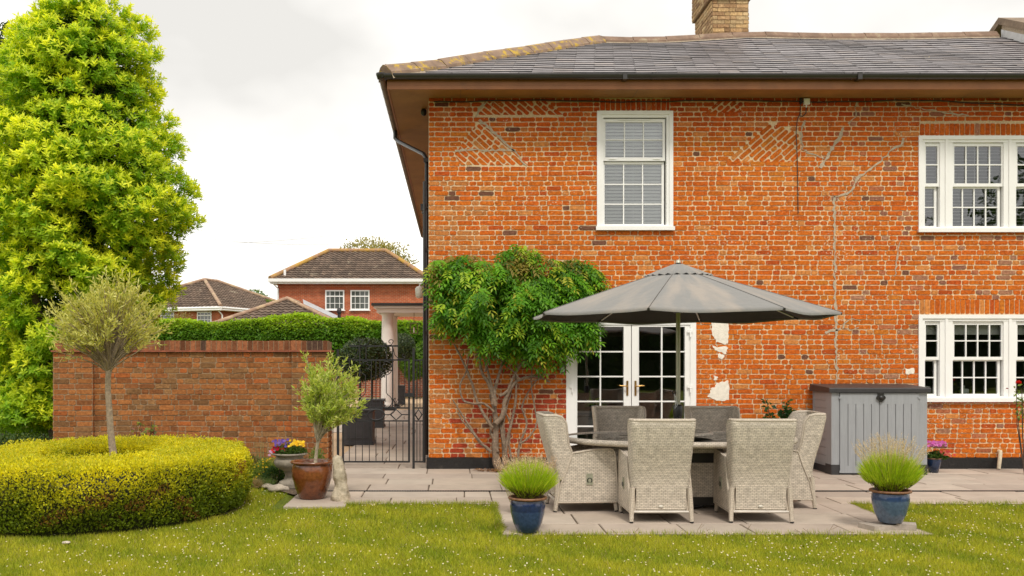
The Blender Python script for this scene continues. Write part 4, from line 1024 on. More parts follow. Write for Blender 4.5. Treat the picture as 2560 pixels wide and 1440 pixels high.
# ---------------------------------------------------------------- storage box
SX0, SX1, SY0, SY1 = 5.215, 6.515, 13.24, 13.93
sb = thing('storage_box', 'large grey garden storage box with dark lid', 'storage box', (5.86, SY0, 0))
def woodgrain(name, col):
    t = NT(name); v = obc(t); mp = t.n('ShaderNodeMapping', ins={'Vector': v, 'Scale': (9, 9, .8)}).outputs[0]
    n1 = t.noise(5, 5, mp, .65); n2 = t.noise(2.2, 2, v)
    c = t.mix(t.ramp(n1, .3, .7), tuple(a*.90 for a in col), tuple(min(1, a*1.08) for a in col)); c = t.mix(t.ramp(n2, .6, .72), c, tuple(a*1.12 for a in col))
    b = t.n('ShaderNodeBsdfPrincipled', ins={'Base Color': c, 'Roughness': .55}); t.t.links.new(t.bump(n1, .3, .004), b.inputs['Normal']); return t.finish(b.outputs[0])
M_box = woodgrain('grey_moulded_plastic', (.30, .31, .325)); M_dk = mat('charcoal_plastic', (.035, .033, .035), .5, .15, 12)
m = MB(); nb = 9
for i in range(nb):       # side boards
    z0 = .14+(1.13-.14)*i/nb; z1 = z0+(1.13-.14)/nb-.008
    m.box(SX0, SX0+.02, SY0+.20, SY1-.03, z0, z1); m.box(SX1-.02, SX1, SY0+.20, SY1-.03, z0, z1)
m.box(SX0+.008, SX1-.008, SY0+.03, SY1-.01, .02, 1.13)
for x0, x1 in ((SX0-.01, SX0+.035), (SX1-.035, SX1+.01)): m.box(x0, x1, SY0-.0, SY0+.20, .14, 1.132); m.box(x0, x1, SY1-.03, SY1, .10, 1.131)
m.box(SX0+.035, SX0+.10, SY0, SY0+.03, .10, 1.13); m.box(SX1-.10, SX1-.035, SY0, SY0+.03, .10, 1.13); part(m, 'body', M_box, sb)
m = MB(); m.box(SX0-.012, SX0+.10, SY0-.004, SY0+.21, .0, .139); m.box(SX1-.10, SX1+.012, SY0-.004, SY0+.21, 0, .139); m.box(SX0, SX1, SY0+.21, SY1, 0, .10); m.box(SX0+.1, SX1-.1, SY0+.035, SY0+.2, .0, .02); part(m, 'plinth', M_dk, sb)
xm = (SX0+SX1)/2+.0
for a, b in ((SX0+.106, xm-.004), (xm+.004, SX1-.106)):
    m = MB(); m.box(a, b, SY0-.012, SY0+.02, .025, .125); m.box(a, b, SY0-.012, SY0+.02, .975, 1.125)
    m.box(a, b, SY0+.001, SY0+.02, .125, .975); n = 5; w_ = (b-a)/n
    for i in range(n):
        m.box(a+i*w_+(.005 if i else 0), a+(i+1)*w_-(.005 if i < n-1 else 0), SY0-.0115, SY0+.0005, .125, .975)
    dr = part(m, 'door', M_box, sb); h = MB(); hx = a if a < xm-.1 else b
    h.box(hx-.018, hx+.018, SY0-.022, SY0-.013, 1.05, 1.075); part(h, 'hinge', M_box, dr); h = MB(); h.box(hx-.012, hx+.012, SY0-.02, SY0-.013, .03, .06); part(h, 'hinge', M_box, dr)
m = MB(); m.prism([(SY0-.035, 1.135), (SY0-.035, 1.185), (SY0-.02, 1.20), (SY1+.01, 1.235), (SY1+.01, 1.135)], 0, SX0-.05, SX1+.05); part(m, 'lid', M_dk, sb)
m = MB(); m.prism([(xm+.012+.055*math.cos(a)*(1+.12*math.cos(4*a)), 1.065+.055*math.sin(a)*(1+.12*math.cos(4*a))) for a in np.linspace(0, 2*PI, 25)[:-1]], 1, SY0-.04, SY0-.013); m.box(xm-.03, xm+.05, SY0-.036, SY0-.0135, 1.10, 1.134); m.lathe([(.03, 0), (.03, .008), (0, .01)], (0, 0, 0), 12)
m.v = [(v_[0]+xm+.012, SY0-.04-v_[2], v_[1]+1.065) if i >= len(m.v)-39 else v_ for i, v_ in enumerate(m.v)]
part(m, 'catch', M_black, sb)
# ---------------------------------------------------------------- pots
def glaze(name, c1, c2, zb, rough=.18, c3=None):
    t = NT(name); v = obc(t); z = t.n('ShaderNodeSeparateXYZ', ins={0: v}).outputs[2]
    zz_ = t.math('ADD', z, t.math('MULTIPLY', t.math('SUBTRACT', t.noise(9, 3, v), .5), .02))
    c = t.mix(t.ramp(zz_, zb-.008, zb+.008), c1, c2); c = t.mix(1, c, t.mix(t.ramp(t.noise(35, 5, v, .7), .3, .7), (.7,)*3, (1.3,)*3), 'MULTIPLY')
    if c3: c = t.mix(t.ramp(t.noise(5, 4, v), .55, .7), c, c3)
    b = t.n('ShaderNodeBsdfPrincipled', ins={'Base Color': c, 'Roughness': rough, 'Coat Weight': .4, 'Coat Roughness': .12}); t.t.links.new(t.bump(t.noise(14, 3, v), .15, .01), b.inputs['Normal']); return t.finish(b.outputs[0])
M_blue = glaze('blue_glaze', (.028, .055, .13), (.012, .025, .08), .20); M_blue2 = glaze('blue_grey_glaze', (.07, .11, .18), (.02, .045, .12), .215)
M_lip = mat('unglazed_lip', (.22, .10, .05), .5, .3, 30)
def pot(name, label, cat, x, y, z, prof, m_, rim, soil_r, soil_z, group=None, seg=40):
    t = thing(name, label, cat, (x, y, z), 0, group)
    m = MB(); m.lathe(prof, (x, y, z), seg, 0, True); part(m, 'body', m_, t)
    m = MB(); m.lathe(rim, (x, y, z), seg); part(m, 'rim', M_lip if m_ is not M_brn else m_, t)
    m = MB(); m.lathe([(soil_r, 0), (soil_r*.5, .006), (0, .01)], (x, y, z+soil_z), seg, wob=.1); part(m, 'soil', M_soil, t); return t
M_brn = glaze('brown_glaze', (.16, .045, .013), (.19, .06, .02), .25, .22, (.07, .022, .01))
bp = [(0, 0), (.088, 0), (.10, .008), (.134, .09), (.156, .18), (.163, .245), (.157, .285), (.152, .30)]
rimb = [(.152, .30), (.175, .305), (.182, .315), (.176, .327), (.158, .327), (.15, .315), (.148, .27)]
LP1 = (X(1319, 8.86), 8.86, .003); LP2 = (X(2226, 9.05), 9.05, .06)
pot('blue_pot', 'deep blue glazed pot of lavender in front of the left end chair', 'pot', *LP1, bp, M_blue, rimb, .15, .28, 'blue glazed pots')
pot('blue_pot', 'blue glazed pot of lavender raised on stone at the right corner of the terrace', 'pot', *LP2, [(r*1.04, z*.94) for r, z in bp], M_blue2, [(r*1.04, z*.94) for r, z in rimb], .155, .265, 'blue glazed pots')
m = MB(); M = Matrix.Translation((LP2[0]-.17, 9.0, 0)) @ Matrix.Rotation(.3, 4, 'Z'); m.box(-.07, .22, -.08, .14, -.02, .045, M=M); tag(m.build('stone_block', M_slab_ := mat('grey_stone', (.36, .31, .26), .9, .2, 12, .5, 40)), 'grey stone slab under the left of the raised blue pot', 'stone')
m = MB(); M = Matrix.Translation((LP2[0]+.12, 9.0, 0)) @ Matrix.Rotation(-.4, 4, 'Z'); m.box(-.08, .09, -.05, .11, -.02, .055, M=M); tag(m.build('stone_block', M_slab_), 'small stone wedge under the right of the raised blue pot', 'stone')
m = MB(); m.lathe([(.06, .0), (.05, .058)], (LP2[0], LP2[1], .001), 12); m.box(LP2[0]-.05, LP2[0]+.05, 9.02, 9.14, 0, .058); tag(m.build('pot_foot', M_black), 'dark foot under the raised blue pot', 'pot foot')
BPX, BPY = X(780, 11.0), 11.0
pot('brown_pot', 'big glossy brown glazed pot with a small olive tree at the edge of the lawn', 'pot', BPX, BPY, .0,
    [(0, 0), (.13, 0), (.145, .012), (.19, .12), (.222, .23), (.232, .31), (.225, .365), (.212, .395)], M_brn, [(.212, .395), (.235, .405), (.247, .418), (.24, .432), (.218, .432), (.205, .415), (.20, .38)], .205, .395)
# stone figure
st = thing('stone_ornament', 'weathered pale stone figure standing right of the brown pot', 'statue', (X(850, 10.85), 10.85, 0))
m = MB(); K = 26; J = 30; vs = []; sx_, sy_ = X(850, 10.85), 10.85
prof = [(0, .115, .02, .10), (.06, .108, .02, .10), (.13, .082, .015, .08), (.2, .068, .005, .07), (.27, .072, .0, .075), (.34, .07, -.01, .075), (.40, .062, -.02, .07), (.44, .056, -.03, .062), (.48, .052, -.035, .055), (.505, .036, -.036, .04), (.515, .004, -.036, .004)]
for j in range(J+1):
    z = .515*j/J
    for (a, b) in zip(prof, prof[1:]):
        if a[0] <= z <= b[0]+1e-6:
            u = (z-a[0])/(b[0]-a[0]); rx, ox, ry = [a[k]+(b[k]-a[k])*u for k in (1, 2, 3)]; break
    for i in range(K):
        a = 2*PI*i/K; n_ = mnoise.noise(Vector((math.cos(a)*1.5, math.sin(a)*1.5, z*9)))*.28+mnoise.noise(Vector((math.cos(a)*4, math.sin(a)*4, z*28)))*.10
        cre = -.30*math.exp(-((a-4.95+.6*(z-.25))/.16)**2)*(1 if .1 < z < .42 else .2)
        q = 1+n_+cre; vs.append((sx_+ox+rx*q*math.cos(a), sy_+ry*q*math.sin(a), z))
m.add(vs, [(j*K+i, j*K+(i+1) % K, (j+1)*K+(i+1) % K, (j+1)*K+i) for j in range(J) for i in range(K)], 0, None, None, True)
part(m, 'figure', mat('weathered_stone', (.46, .39, .29), .95, .3, 14, 1, 50, stain=(.24, .19, .12), sth=(.5, .7), sscale=9), st)
# urn with bedding flowers
UPX, UPY = X(724, 12.0), 12.0
ur = thing('stone_urn', 'grey stone pedestal urn planted with red, purple and yellow flowers', 'urn', (UPX, UPY, 0))
m = MB(); m.box(UPX-.14, UPX+.14, UPY-.14, UPY+.14, 0, .045); m.lathe([(.13, .045), (.125, .07), (.07, .10), (.055, .14), (.06, .17), (.075, .18), (.06, .19), (.10, .215), (.165, .25), (.195, .30), (.19, .345), (.165, .37), (.175, .39), (.215, .405), (.22, .42), (.19, .425), (.17, .39), (.0, .38)], (UPX, UPY, 0), 40)
part(m, 'bowl', mat('cast_stone', (.30, .26, .21), .9, .25, 10, .8, 50, stain=(.16, .14, .11)), ur)
def flowers(root, cx, cy, z, rx, ry, h, groups, nleaf, lw=.03):
    lv = Leaves(); n = nleaf; a = rng.uniform(0, 6.28, n); r = np.sqrt(rng.uniform(0, 1, n)); B = np.stack([cx+rx*r*np.cos(a), cy+ry*r*np.sin(a), z+h*rng.uniform(-.1, .7, n)*(1-.5*r*r)], 1)
    lv.add(B, rdir(n)+[0, -.2, .6], rdir(n), .05, lw, colmix(n, [(.05, .10, .02), (.09, .16, .03)])); lv.build('leaves', M_leaf, root, root.location)
    fl = Leaves()
    for (ox, w_, zz_, cols, k) in groups:
        for _ in range(k):
            c = np.array([cx+ox+rng.uniform(-w_, w_), cy+rng.uniform(-ry, ry*.6), z+zz_+rng.uniform(-.03, .04)]); nrm = unit(np.array([rng.normal()*.3, -1, .7+rng.normal()*.2])); a = np.linspace(0, 2*PI, 6)[:-1]+rng.uniform(0, 1)
            e1 = unit(np.cross(nrm, [0, 0, 1])); e2 = np.cross(nrm, e1); D = np.outer(np.cos(a), e1)+np.outer(np.sin(a), e2)+nrm*.25
            fl.add(np.tile(c, (5, 1)), D, np.tile(nrm, (5, 1)), rng.uniform(.018, .026), .022, np.tile(np.array(cols[rng.integers(len(cols))])*rng.uniform(.8, 1.1), (5, 1)), .1)
    fl.build('flowers', M_petal, root, root.location)
flowers(ur, UPX, UPY, .40, .21, .2, .17, [(-.11, .10, .06, [(.55, .01, .03), (.40, .01, .05), (.6, .02, .02)], 30), (-.20, .04, .03, [(.6, .35, .55)], 8), (-.10, .09, .15, [(.14, .08, .35), (.2, .12, .4)], 22), (.10, .10, .14, [(.80, .48, .02), (.85, .6, .05)], 34)], 500)
# small pot by the wall
sp = pot('flower_pot', 'small dark blue pot with pink flowers on the right of the storage box', 'pot', X(2334, 13.5), 13.5, .003, [(0, 0), (.06, 0), (.085, .10), (.10, .17), (.10, .19)], glaze('navy_glaze', (.012, .03, .08), (.012, .03, .08), .5), [(.10, .19), (.11, .195), (.108, .205), (.095, .2)], .095, .18)
flowers(sp, X(2334, 13.5)+.03, 13.5, .20, .14, .1, .12, [(-.02, .13, .20, [(.55, .12, .42), (.62, .2, .5)], 60), (.12, .10, .06, [(.5, .06, .06), (.55, .15, .1)], 22)], 420)
# stones in the bed
def stone(x, y, rx, ry, rz_, label, sd):
    m = MB(); vs = []
    for j in range(9):
        ph = PI*j/8-PI/2
        for i in range(16):
            th = 2*PI*i/16; d = Vector((math.cos(th)*math.cos(ph), math.sin(th)*math.cos(ph), math.sin(ph))); q = 1+.35*mnoise.noise(d*1.7+Vector((sd, 0, 0))); vs.append((x+d.x*rx*q, y+d.y*ry*q, max(-.02, .2*rz_+d.z*rz_*q)))
    m.add(vs, [(j*16+i, j*16+(i+1) % 16, (j+1)*16+(i+1) % 16, (j+1)*16+i) for j in range(8) for i in range(16)], 0, None, None, True)
    tag(m.build('stone', mat('pale_stone', (.42, .36, .29), .95, .25, 10, .8, 40, stain=(.25, .2, .15))), label, 'stone')
stone(X(700, 11.9), 11.75, .14, .09, .05, 'long pale stone at the foot of the urn', 1); stone(X(672, 12.1), 12.0, .07, .05, .035, 'small pale stone left of the urn foot', 4)
stone(X(160, 8.3), 8.35, .035, .03, .012, 'tiny pale stone lying in the grass before the box hedge', 7)
# porch beyond the gate
po = thing('porch', 'white side porch with round column and dark flat roof beyond the gate', 'porch', (-1.7, 30, 0))
M_por = mat('cream_render', (.76, .71, .66), .6, .05, 3)
m = MB(); a, b = X(948, 30), HX0; m.box(a-.05, b, 29.6, 32.4, Z(783, 30), Z(773, 30)); m.box(a-.13, b, 29.5, 32.5, Z(772.5, 30), Z(766.5, 30)); part(m, 'beam', M_por, po)
m = MB(); m.box(a-.2, b, 29.42, 32.6, Z(766, 30), Z(760, 30)); part(m, 'roof', M_black, po)
for yc in (30, 32):
    m = MB(); cx = X(969, 30) ; m.lathe([(.15, 0), (.21, .02), (.21, .10), (.19, .14), (.205, .2), (.195, 2.0), (.175, 2.85), (.2, 2.88), (.215, 2.95), (.215, 3.03)], (cx, yc, .09), 28); m.box(cx-.24, cx+.24, yc-.24, yc+.24, Z(783, 30)-.0, Z(783, 30)+.001)
    cl = part(m, 'column', M_por, po); m = MB(); m.box(cx-.27, cx+.27, yc-.27, yc+.27, 0, .09); part(m, 'base', M_black, cl)
hl = thing('hanging_lantern', 'small glass lantern hanging under the porch beam beyond the gate', 'lantern', P(1035, 820, 29.8))
c = P(1035, 820, 29.8); m = MB()
for dx in (-.11, .11):
    for dy in (-.11, .11): m.box(c.x+dx-.01, c.x+dx+.01, c.y+dy-.01, c.y+dy+.01, c.z-.15, c.z+.14)
m.box(c.x-.13, c.x+.13, c.y-.13, c.y+.13, c.z-.17, c.z-.15); m.box(c.x-.13, c.x+.13, c.y-.13, c.y+.13, c.z+.14, c.z+.16); m.tube([(c.x, c.y, c.z+.16), (c.x, c.y, Z(783, 30))], .01, 6); part(m, 'cage', mat('aged_brass', (.16, .12, .06), .4, .2, metal=.6), hl)
m = MB(); m.tube([(c.x, c.y, c.z-.15), (c.x, c.y, c.z+.02)], .025, 8); part(m, 'candle', M_whitepaint, hl)
# planters with clipped bay trees
M_plt = mat('lead_effect_planter', (.045, .045, .05), .5, .2, 6, .3, 30)
def planter(px_, d, w, h, crown_px, cr, label, clab, sd):
    x = X(px_, d); t = thing('planter', label, 'planter', (x, d, 0), 0, 'dark square planters beyond the gate')
    m = MB(); hw = w/2
    m.box(x-hw*.92, x+hw*.92, d-hw*.92, d+hw*.92, .06, h-.05); m.box(x-hw*.97, x+hw*.97, d-hw*.97, d+hw*.97, .03, .06); m.box(x-hw, x+hw, d-hw, d+hw, 0, .03); m.box(x-hw*.96, x+hw*.96, d-hw*.96, d+hw*.96, h-.05, h-.03); m.box(x-hw, x+hw, d-hw, d+hw, h-.03, h)
    frame_ = MB(); a = hw*.75; q = hw*.92+.012
    m.box(x-a, x+a, d-q, d-hw*.92, .12, .14); m.box(x-a, x+a, d-q, d-hw*.92, h-.12, h-.10); m.box(x-a, x-a+.02, d-q, d-hw*.92, .14, h-.12); m.box(x+a-.02, x+a, d-q, d-hw*.92, .14, h-.12)
    part(m, 'box', M_plt, t)
    cx = X(crown_px[0], d); cz = Z(crown_px[1], d); b = thing('bay_tree', clab, 'tree', (x, d, h), 0, 'clipped bay trees in planters')
    m = MB(); m.tube([(x, d, h-.1), (x+.01, d, (h+cz)/2), (cx, d, cz)], [.025, .02, .015], 8); part(m, 'trunk', M_bark_d, b)
    n = 3800; dr = rdir(n); r = cr*(.80+.25*rng.uniform(0, 1, n)**.5+.08*fnoise(dr, 3, sd)); B = np.array([cx, d, cz])+dr*r[:, None]
    lv = Leaves(); lv.add(B, dr*.5+rdir(n)+[0, 0, .3], dr, .075, .03, colmix(n, [(.035, .07, .02), (.06, .09, .02), (.10, .13, .04)], [.5, .35, .15])); core_ball(lv, (cx, d, cz), cr*.8, (.02, .035, .01)); lv.build('crown', M_leafd, b, b.location)
def core_ball(lv, c, r, col, sz=1, k=14):
    V = [];
    for j in range(k+1):
        for i in range(k*2): ph = PI*j/k; th = PI*i/k; V.append((c[0]+r*math.sin(ph)*math.cos(th), c[1]+r*math.sin(ph)*math.sin(th), c[2]+r*sz*math.cos(ph)))
    K2 = 2*k; F_ = [(j*K2+i, j*K2+(i+1) % K2, (j+1)*K2+(i+1) % K2) for j in range(k) for i in range(K2)]+[(j*K2+i, (j+1)*K2+(i+1) % K2, (j+1)*K2+i) for j in range(k) for i in range(K2)]
    lv.core(np.array(V), np.array(F_), col)
planter(899, 18.1, .58, .66, (903, 900), .37, 'nearest dark square planter just behind the gate', 'dark clipped bay tree in the nearest planter, partly behind the potted olive', 1)
planter(930, 22.5, .60, .66, (930, 898), .44, 'dark square planter behind the nearest one, left of the column foot', 'dark round bay tree in the second planter, left of the white column', 2)
planter(997, 34, .45, .66, (1006, 868), .44, 'farthest grey planter right of the white column foot', 'farthest bay tree right of the white column', 3)
# overhead wires
for i, (y0, y1) in enumerate(((606, 545), (592, 588))):
    m = MB(); a = P(430, y0 if i == 0 else 585, 75); b = P(1120, y1 if i == 0 else 600, 45); m.tube([a.lerp(b, k/16)-Vector((0, 0, 1.2*math.sin(PI*k/16)*.4)) for k in range(17)], .008, 4)
    tag(m.build('overhead_wire', mat('pale_wire', (.4, .4, .4), .6)), ('upper thin overhead wire rising across the sky to the house', 'lower thin overhead wire crossing the sky above the rooftops')[i], 'wire', 'overhead wires')
# ================================================================= NEIGHBOURING HOUSES
M_hb = uvbrick('new_orange_brick', (.46, .10, .035), (.38, .075, .028), (.42, .26, .16), .225, .075, .009, bump=.2)
tile_m = mat('concrete_roof_tile', (1, 1, 1), .9, .2, 2, .3, 20, attr=True, stain=(.30, .25, .18), sth=(.60, .70), sscale=1.2)
M_lich = mat('lichened_ridge', (.33, .19, .11), .9, .25, 4, .5, 20, stain=(.44, .26, .05), sth=(.45, .6), sscale=1.5)
M_lich2 = mat('pale_ridge', (.34, .22, .15), .9, .25, 4, .5, 20, stain=(.45, .33, .2), sth=(.5, .6), sscale=1.5)
def tiled(mb, EL, ER, RR, RL, row=.33, cor=.30, base=(.125, .085, .06)):
    """tiled slope between eave EL-ER and ridge RL-RR"""
    EL, ER, RR, RL = map(Vector, (EL, ER, RR, RL)); U = (ER-EL).normalized()
    nrm = U.cross((RL-EL)); nrm = nrm.normalized(); nrm = nrm if nrm.z > 0 else -nrm; V = nrm.cross(U).normalized(); V = V if V.z > 0 else -V
    H = (RL-EL).dot(V); n = max(1, int(H/row)); o = lambda P_: ((P_-EL).dot(U), (P_-EL).dot(V))
    rl, rr, er = o(RL), o(RR), o(ER)
    for i in range(n):
        v0, v1 = H*i/n, H*(i+1)/n
        def lim(v): t = v/H; return rl[0]*t, er[0]+(rr[0]-er[0])*t
        a0, b0 = lim(v0); a1, b1 = lim(min(v1+.03, H)); 
        u = math.floor(a0/cor)*cor; st_ = cor/4
        while u < b0-.01:
            c = random.uniform(.7, 1.3); col = tuple(q*c for q in base)
            for k in range(4):
                p, q = u+k*st_, u+(k+1)*st_
                p_, q_ = max(p, a0), min(q, b0)
                if q_-p_ < .005: continue
                hh = lambda s_: .028*math.cos(2*PI*s_/cor)
                tp = lambda s_: min(max(s_, a1), b1)
                mb.face([EL+U*p_+V*v0+nrm*(.045+hh(p_)), EL+U*q_+V*v0+nrm*(.045+hh(q_)), EL+U*tp(q_)+V*(v1+.03)+nrm*(.0+hh(q_)), EL+U*tp(p_)+V*(v1+.03)+nrm*(.0+hh(p_))], 0, col)
                mb.face([EL+U*p_+V*v0+nrm*(-.01+hh(p_)), EL+U*q_+V*v0+nrm*(-.01+hh(q_)), EL+U*q_+V*v0+nrm*(.045+hh(q_)), EL+U*p_+V*v0+nrm*(.045+hh(p_))], 0, tuple(x_*.5 for x_ in col))
            u += cor
def hwin(root, c, w, h, U, cols=4, rows_=(1, 2), t=.07):
    """casement window centred at c, facing the viewer; U = unit vector along the wall"""
    U = Vector(U); N = Vector((U.y, -U.x, 0)); M = Matrix(((U.x, -N.x, 0, c[0]), (U.y, -N.y, 0, c[1]), (0, 0, 1, c[2]), (0, 0, 0, 1)))
    def bx(mb, *q): mb.box(*q, M=M)
    m = MB(); 
    for q in ((-w/2, -w/2+t, -.04, .03, -h/2, h/2), (w/2-t, w/2, -.04, .03, -h/2, h/2), (-w/2+t, w/2-t, -.039, .03, -h/2, -h/2+t), (-w/2+t, w/2-t, -.039, .03, h/2-t, h/2), (-w/2+t, w/2-t, -.038, .03, h*.19-t/2, h*.19+t*.4)): bx(m, *q)
    b = .025
    for i in range(1, cols): x = -w/2+w*i/cols; bx(m, x-b/2, x+b/2, -.02, .02, -h/2+t, h/2-t)
    bx(m, -w/2+t, w/2-t, -.021, .02, -h*.17-b/2, -h*.17+b/2)
    fr = part(m, 'window', M_white, root); g = MB(); bx(g, -w/2+t, w/2-t, .0, .01, -h/2+t, h/2-t); part(g, 'pane', M_dglass, fr)
    s_ = MB(); bx(s_, -w/2-.06, w/2+.06, -.10, -.0405, -h/2-.05, -h/2+.0); part(s_, 'sill', M_white, fr)
t = NT('dark_window_glass'); b_ = t.n('ShaderNodeBsdfPrincipled', ins={'Base Color': (.10, .11, .10, 1), 'Roughness': .03, 'Specular IOR Level': .8}); M_dglass = t.finish(b_.outputs[0])
def hridge(pts, m, root, w=.13): 
    mb = MB(); mb.tube(pts, w, 8, 0); return part(mb, 'ridge', m, root)
# --- house A
D = 52; EZa = Z(698, D); ax0, ax1 = X(675, D)+.35, 3.0; yb = D+8.4
ha = thing('neighbour_house', 'tall neighbouring brick house with brown hipped roof and two white windows above the ivy', 'house', ((ax0+ax1)/2, D, 0), 0, 'neighbouring houses')
m = MB(); m.box(ax0, ax1, D+.4, yb-.4, 0, EZa-.2); part(m, 'wall', M_hb, ha)
ry = D+4.2; RZa = 1.6+(897-629)/F*ry; rxa = X(822, ry); rxb = X(965, ry); exa, exb = ax0-.35, X(1066, D)+1.2
exb = 2*( (rxa+rxb)/2) - exa
ax1 = exb-.35
m = MB()
tiled(m, (exa, D, EZa), (exb, D, EZa), (rxb, ry, RZa), (rxa, ry, RZa)); tiled(m, (exa, yb, EZa), (exa, D, EZa), (rxa, ry, RZa), (rxa, ry, RZa)); tiled(m, (exb, D, EZa), (exb, yb, EZa), (rxb, ry, RZa), (rxb, ry, RZa)); tiled(m, (exb, yb, EZa), (exa, yb, EZa), (rxa, ry, RZa), (rxb, ry, RZa))
ra = part(m, 'roof', tile_m, ha)
hridge([(exa, D, EZa+.06), (rxa, ry, RZa+.06), (rxb, ry, RZa+.06), (exb, D, EZa+.06)], M_lich, ra)
m = MB(); a = P(712, 690, D+.6); m.tube([(a.x, a.y, a.z-.1), (a.x, a.y, a.z+.35)], .07, 8); part(m, 'vent_pipe', M_white, ra)
m = MB(); m.box(exa-.02, exb+.02, D-.1, D+.02, EZa-.14, EZa+.03); m.box(exa+.03, exb-.03, D+.03, D+.4, EZa-.24, EZa-.145); m.box(exa+.0, exb, D+.021, D+.05, EZa-.24, EZa-.0); m.box(exa-.1, exa+.02, D+.02, yb, EZa-.14, EZa+.03); part(m, 'fascia', M_white, ha)
m = MB()
for i in range(int((exb-exa-.8)/.22)): x = exa+.4+i*.22; m.box(x, x+.11, D+.355, D+.4, EZa-.32, EZa-.24)
m.box(exa+.35, exb-.35, D+.37, D+.4, EZa-.42, EZa-.325); part(m, 'dentil_course', M_hb, ha)
for a, b in ((813, 861), (876, 924)): hwin(ha, (X((a+b)/2, D+.38), D+.38, Z(750, D+.38)), X(b, D)-X(a, D), Z(725, D)-Z(775, D), (1, 0, 0))
m = MB()
for a, b in ((813, 861), (876, 924)):
    x0, x1 = X(a-2, D), X(b+1, D); k = 11
    for i in range(k): m.box(x0+(x1-x0)*i/k+.004, x0+(x1-x0)*(i+1)/k-.004, D+.375, D+.4, Z(724, D), Z(713, D))
part(m, 'lintel', mat('lintel_brick', (.42, .10, .04), .9, .25, 30), ha)
m = MB(); m.tube([(exa+.05, D-.04, EZa-.1), (exa+.38, D+.36, EZa-.5), (exa+.38, D+.36, 0)], .04, 8); part(m, 'downpipe', M_white, ha)
# lower wing with its hipped roof, joined to the house
Dg = 44.5; ap = P(718, 749, Dg+4); el = P(510, 812, Dg); 
gx0 = ap.x-4.1; gx1 = ap.x+4.1; gz = ap.z-4.1*.46
gr = thing('garage', 'low outbuilding with brown hipped roof in front of the tall neighbouring house', 'garage', (ap.x, Dg, 0))
m = MB(); m.box(gx0+.3, gx1-.3, Dg+.3, D+.3, 0, gz-.1); part(m, 'wall', M_hb, gr)
m = MB(); tiled(m, (gx0, Dg, gz), (gx1, Dg, gz), ap+Vector((.01, 0, 0)), ap); tiled(m, (gx0, D+.3, gz), (gx0, Dg, gz), ap, Vector((ap.x, D+.3, ap.z))); tiled(m, (gx1, Dg, gz), (gx1, D+.3, gz), Vector((ap.x, D+.3, ap.z)), ap); ro = part(m, 'roof', tile_m, gr)
hridge([(gx0, Dg, gz+.05), (ap.x, ap.y, ap.z+.05), (gx1, Dg, gz+.05)], M_lich2, ro, .12); hridge([(ap.x, ap.y, ap.z+.05), (ap.x, D+.3, ap.z+.05)], M_lich2, ro, .12)
m = MB(); m.face([(ap.x+.2, D+.2, ap.z+.25), (ap.x+.3, D-.15, ap.z-.02), (gx1-.1, D-.15, gz+.12), (gx1-.1, D+.3, gz+.35)]); part(m, 'flashing', mat('lead', (.45, .46, .48), .5, .1), ro)
m = MB(); a = P(848, 800, D-1.0); zr = ap.z-(a.x-ap.x)*.46; m.tube([(a.x, a.y, zr-.2), (a.x, a.y, zr+.55), ], .09, 10); m.lathe([(.12, 0), (.13, .05), (.12, .2), (.08, .26), (0, .3)], (a.x, a.y, zr+.5), 12); part(m, 'flue', M_black, ro)
# --- house B, turned a little
ang = math.radians(-24); hb_ = thing('neighbour_house', 'distant lower red brick house with hipped roof and white windows, left behind the olive tree', 'house', tuple(P(552, 897, 60).xy)+(0,), 0, 'neighbouring houses')
O = P(552, 767, 60); ezb = O.z; u = Vector((-math.cos(math.radians(6)), math.sin(math.radians(6)), 0)); v = Vector((math.cos(math.radians(50)), math.sin(math.radians(50)), 0)) 
v = Vector((-u.y, u.x, 0)); v = v if v.y > 0 else -v
# long side recedes to the right
ang = math.radians(38); v = Vector((math.cos(ang), math.sin(ang), 0)); u = Vector((-math.sin(ang), math.cos(ang), 0))
u = Vector((-1, .10, 0)).normalized(); v = Vector((.10, 1, 0)).normalized()
W_, L_ = 9.5, 11.0
# front face runs left from the corner, side face runs back to the right
R2 = Matrix.Rotation(math.radians(-22), 3, 'Z'); u = R2 @ Vector((-1, 0, 0)); v = R2 @ Vector((0, 1, 0))
def hbp(a, b, z): q = Vector((O.x, O.y, 0))+u*a+v*b; return Vector((q.x, q.y, z))
h_ = 2.15
m = MB()
f = [hbp(.35, .35, 0), hbp(W_-.35, .35, 0), hbp(W_-.35, L_-.35, 0), hbp(.35, L_-.35, 0)]; Lh = 0
for i in range(4):
    a, b = f[i], f[(i+1) % 4]; l = (b-a).length; m.face([a, b, b+Vector((0, 0, ezb-.1)), a+Vector((0, 0, ezb-.1))], 0, None, [(Lh, 0), (Lh+l, 0), (Lh+l, ezb-.1), (Lh, ezb-.1)]); Lh += l
part(m, 'wall', M_hb, hb_)
m = MB(); p1 = hbp(W_/2, W_/2, ezb+h_); p2 = hbp(W_/2, L_-W_/2, ezb+h_)
if (p2-p1).length < .5: p2 = p1+v*.5
c4 = [hbp(0, 0, ezb), hbp(W_, 0, ezb), hbp(W_, L_, ezb), hbp(0, L_, ezb)]
tiled(m, c4[1], c4[0], p1+(c4[0]-c4[1]).normalized()*.01, p1); tiled(m, c4[0], c4[3], p2, p1); tiled(m, c4[3], c4[2], p2+(c4[2]-c4[3]).normalized()*.01, p2); tiled(m, c4[2], c4[1], p1, p2)
rb = part(m, 'roof', tile_m, hb_); up_ = Vector((0, 0, .06))
hridge([c4[0]+up_, p1+up_, p2+up_, c4[3]+up_], M_lich2, rb, .12); hridge([c4[1]+up_, p1+up_], M_lich2, rb, .12)
m = MB()
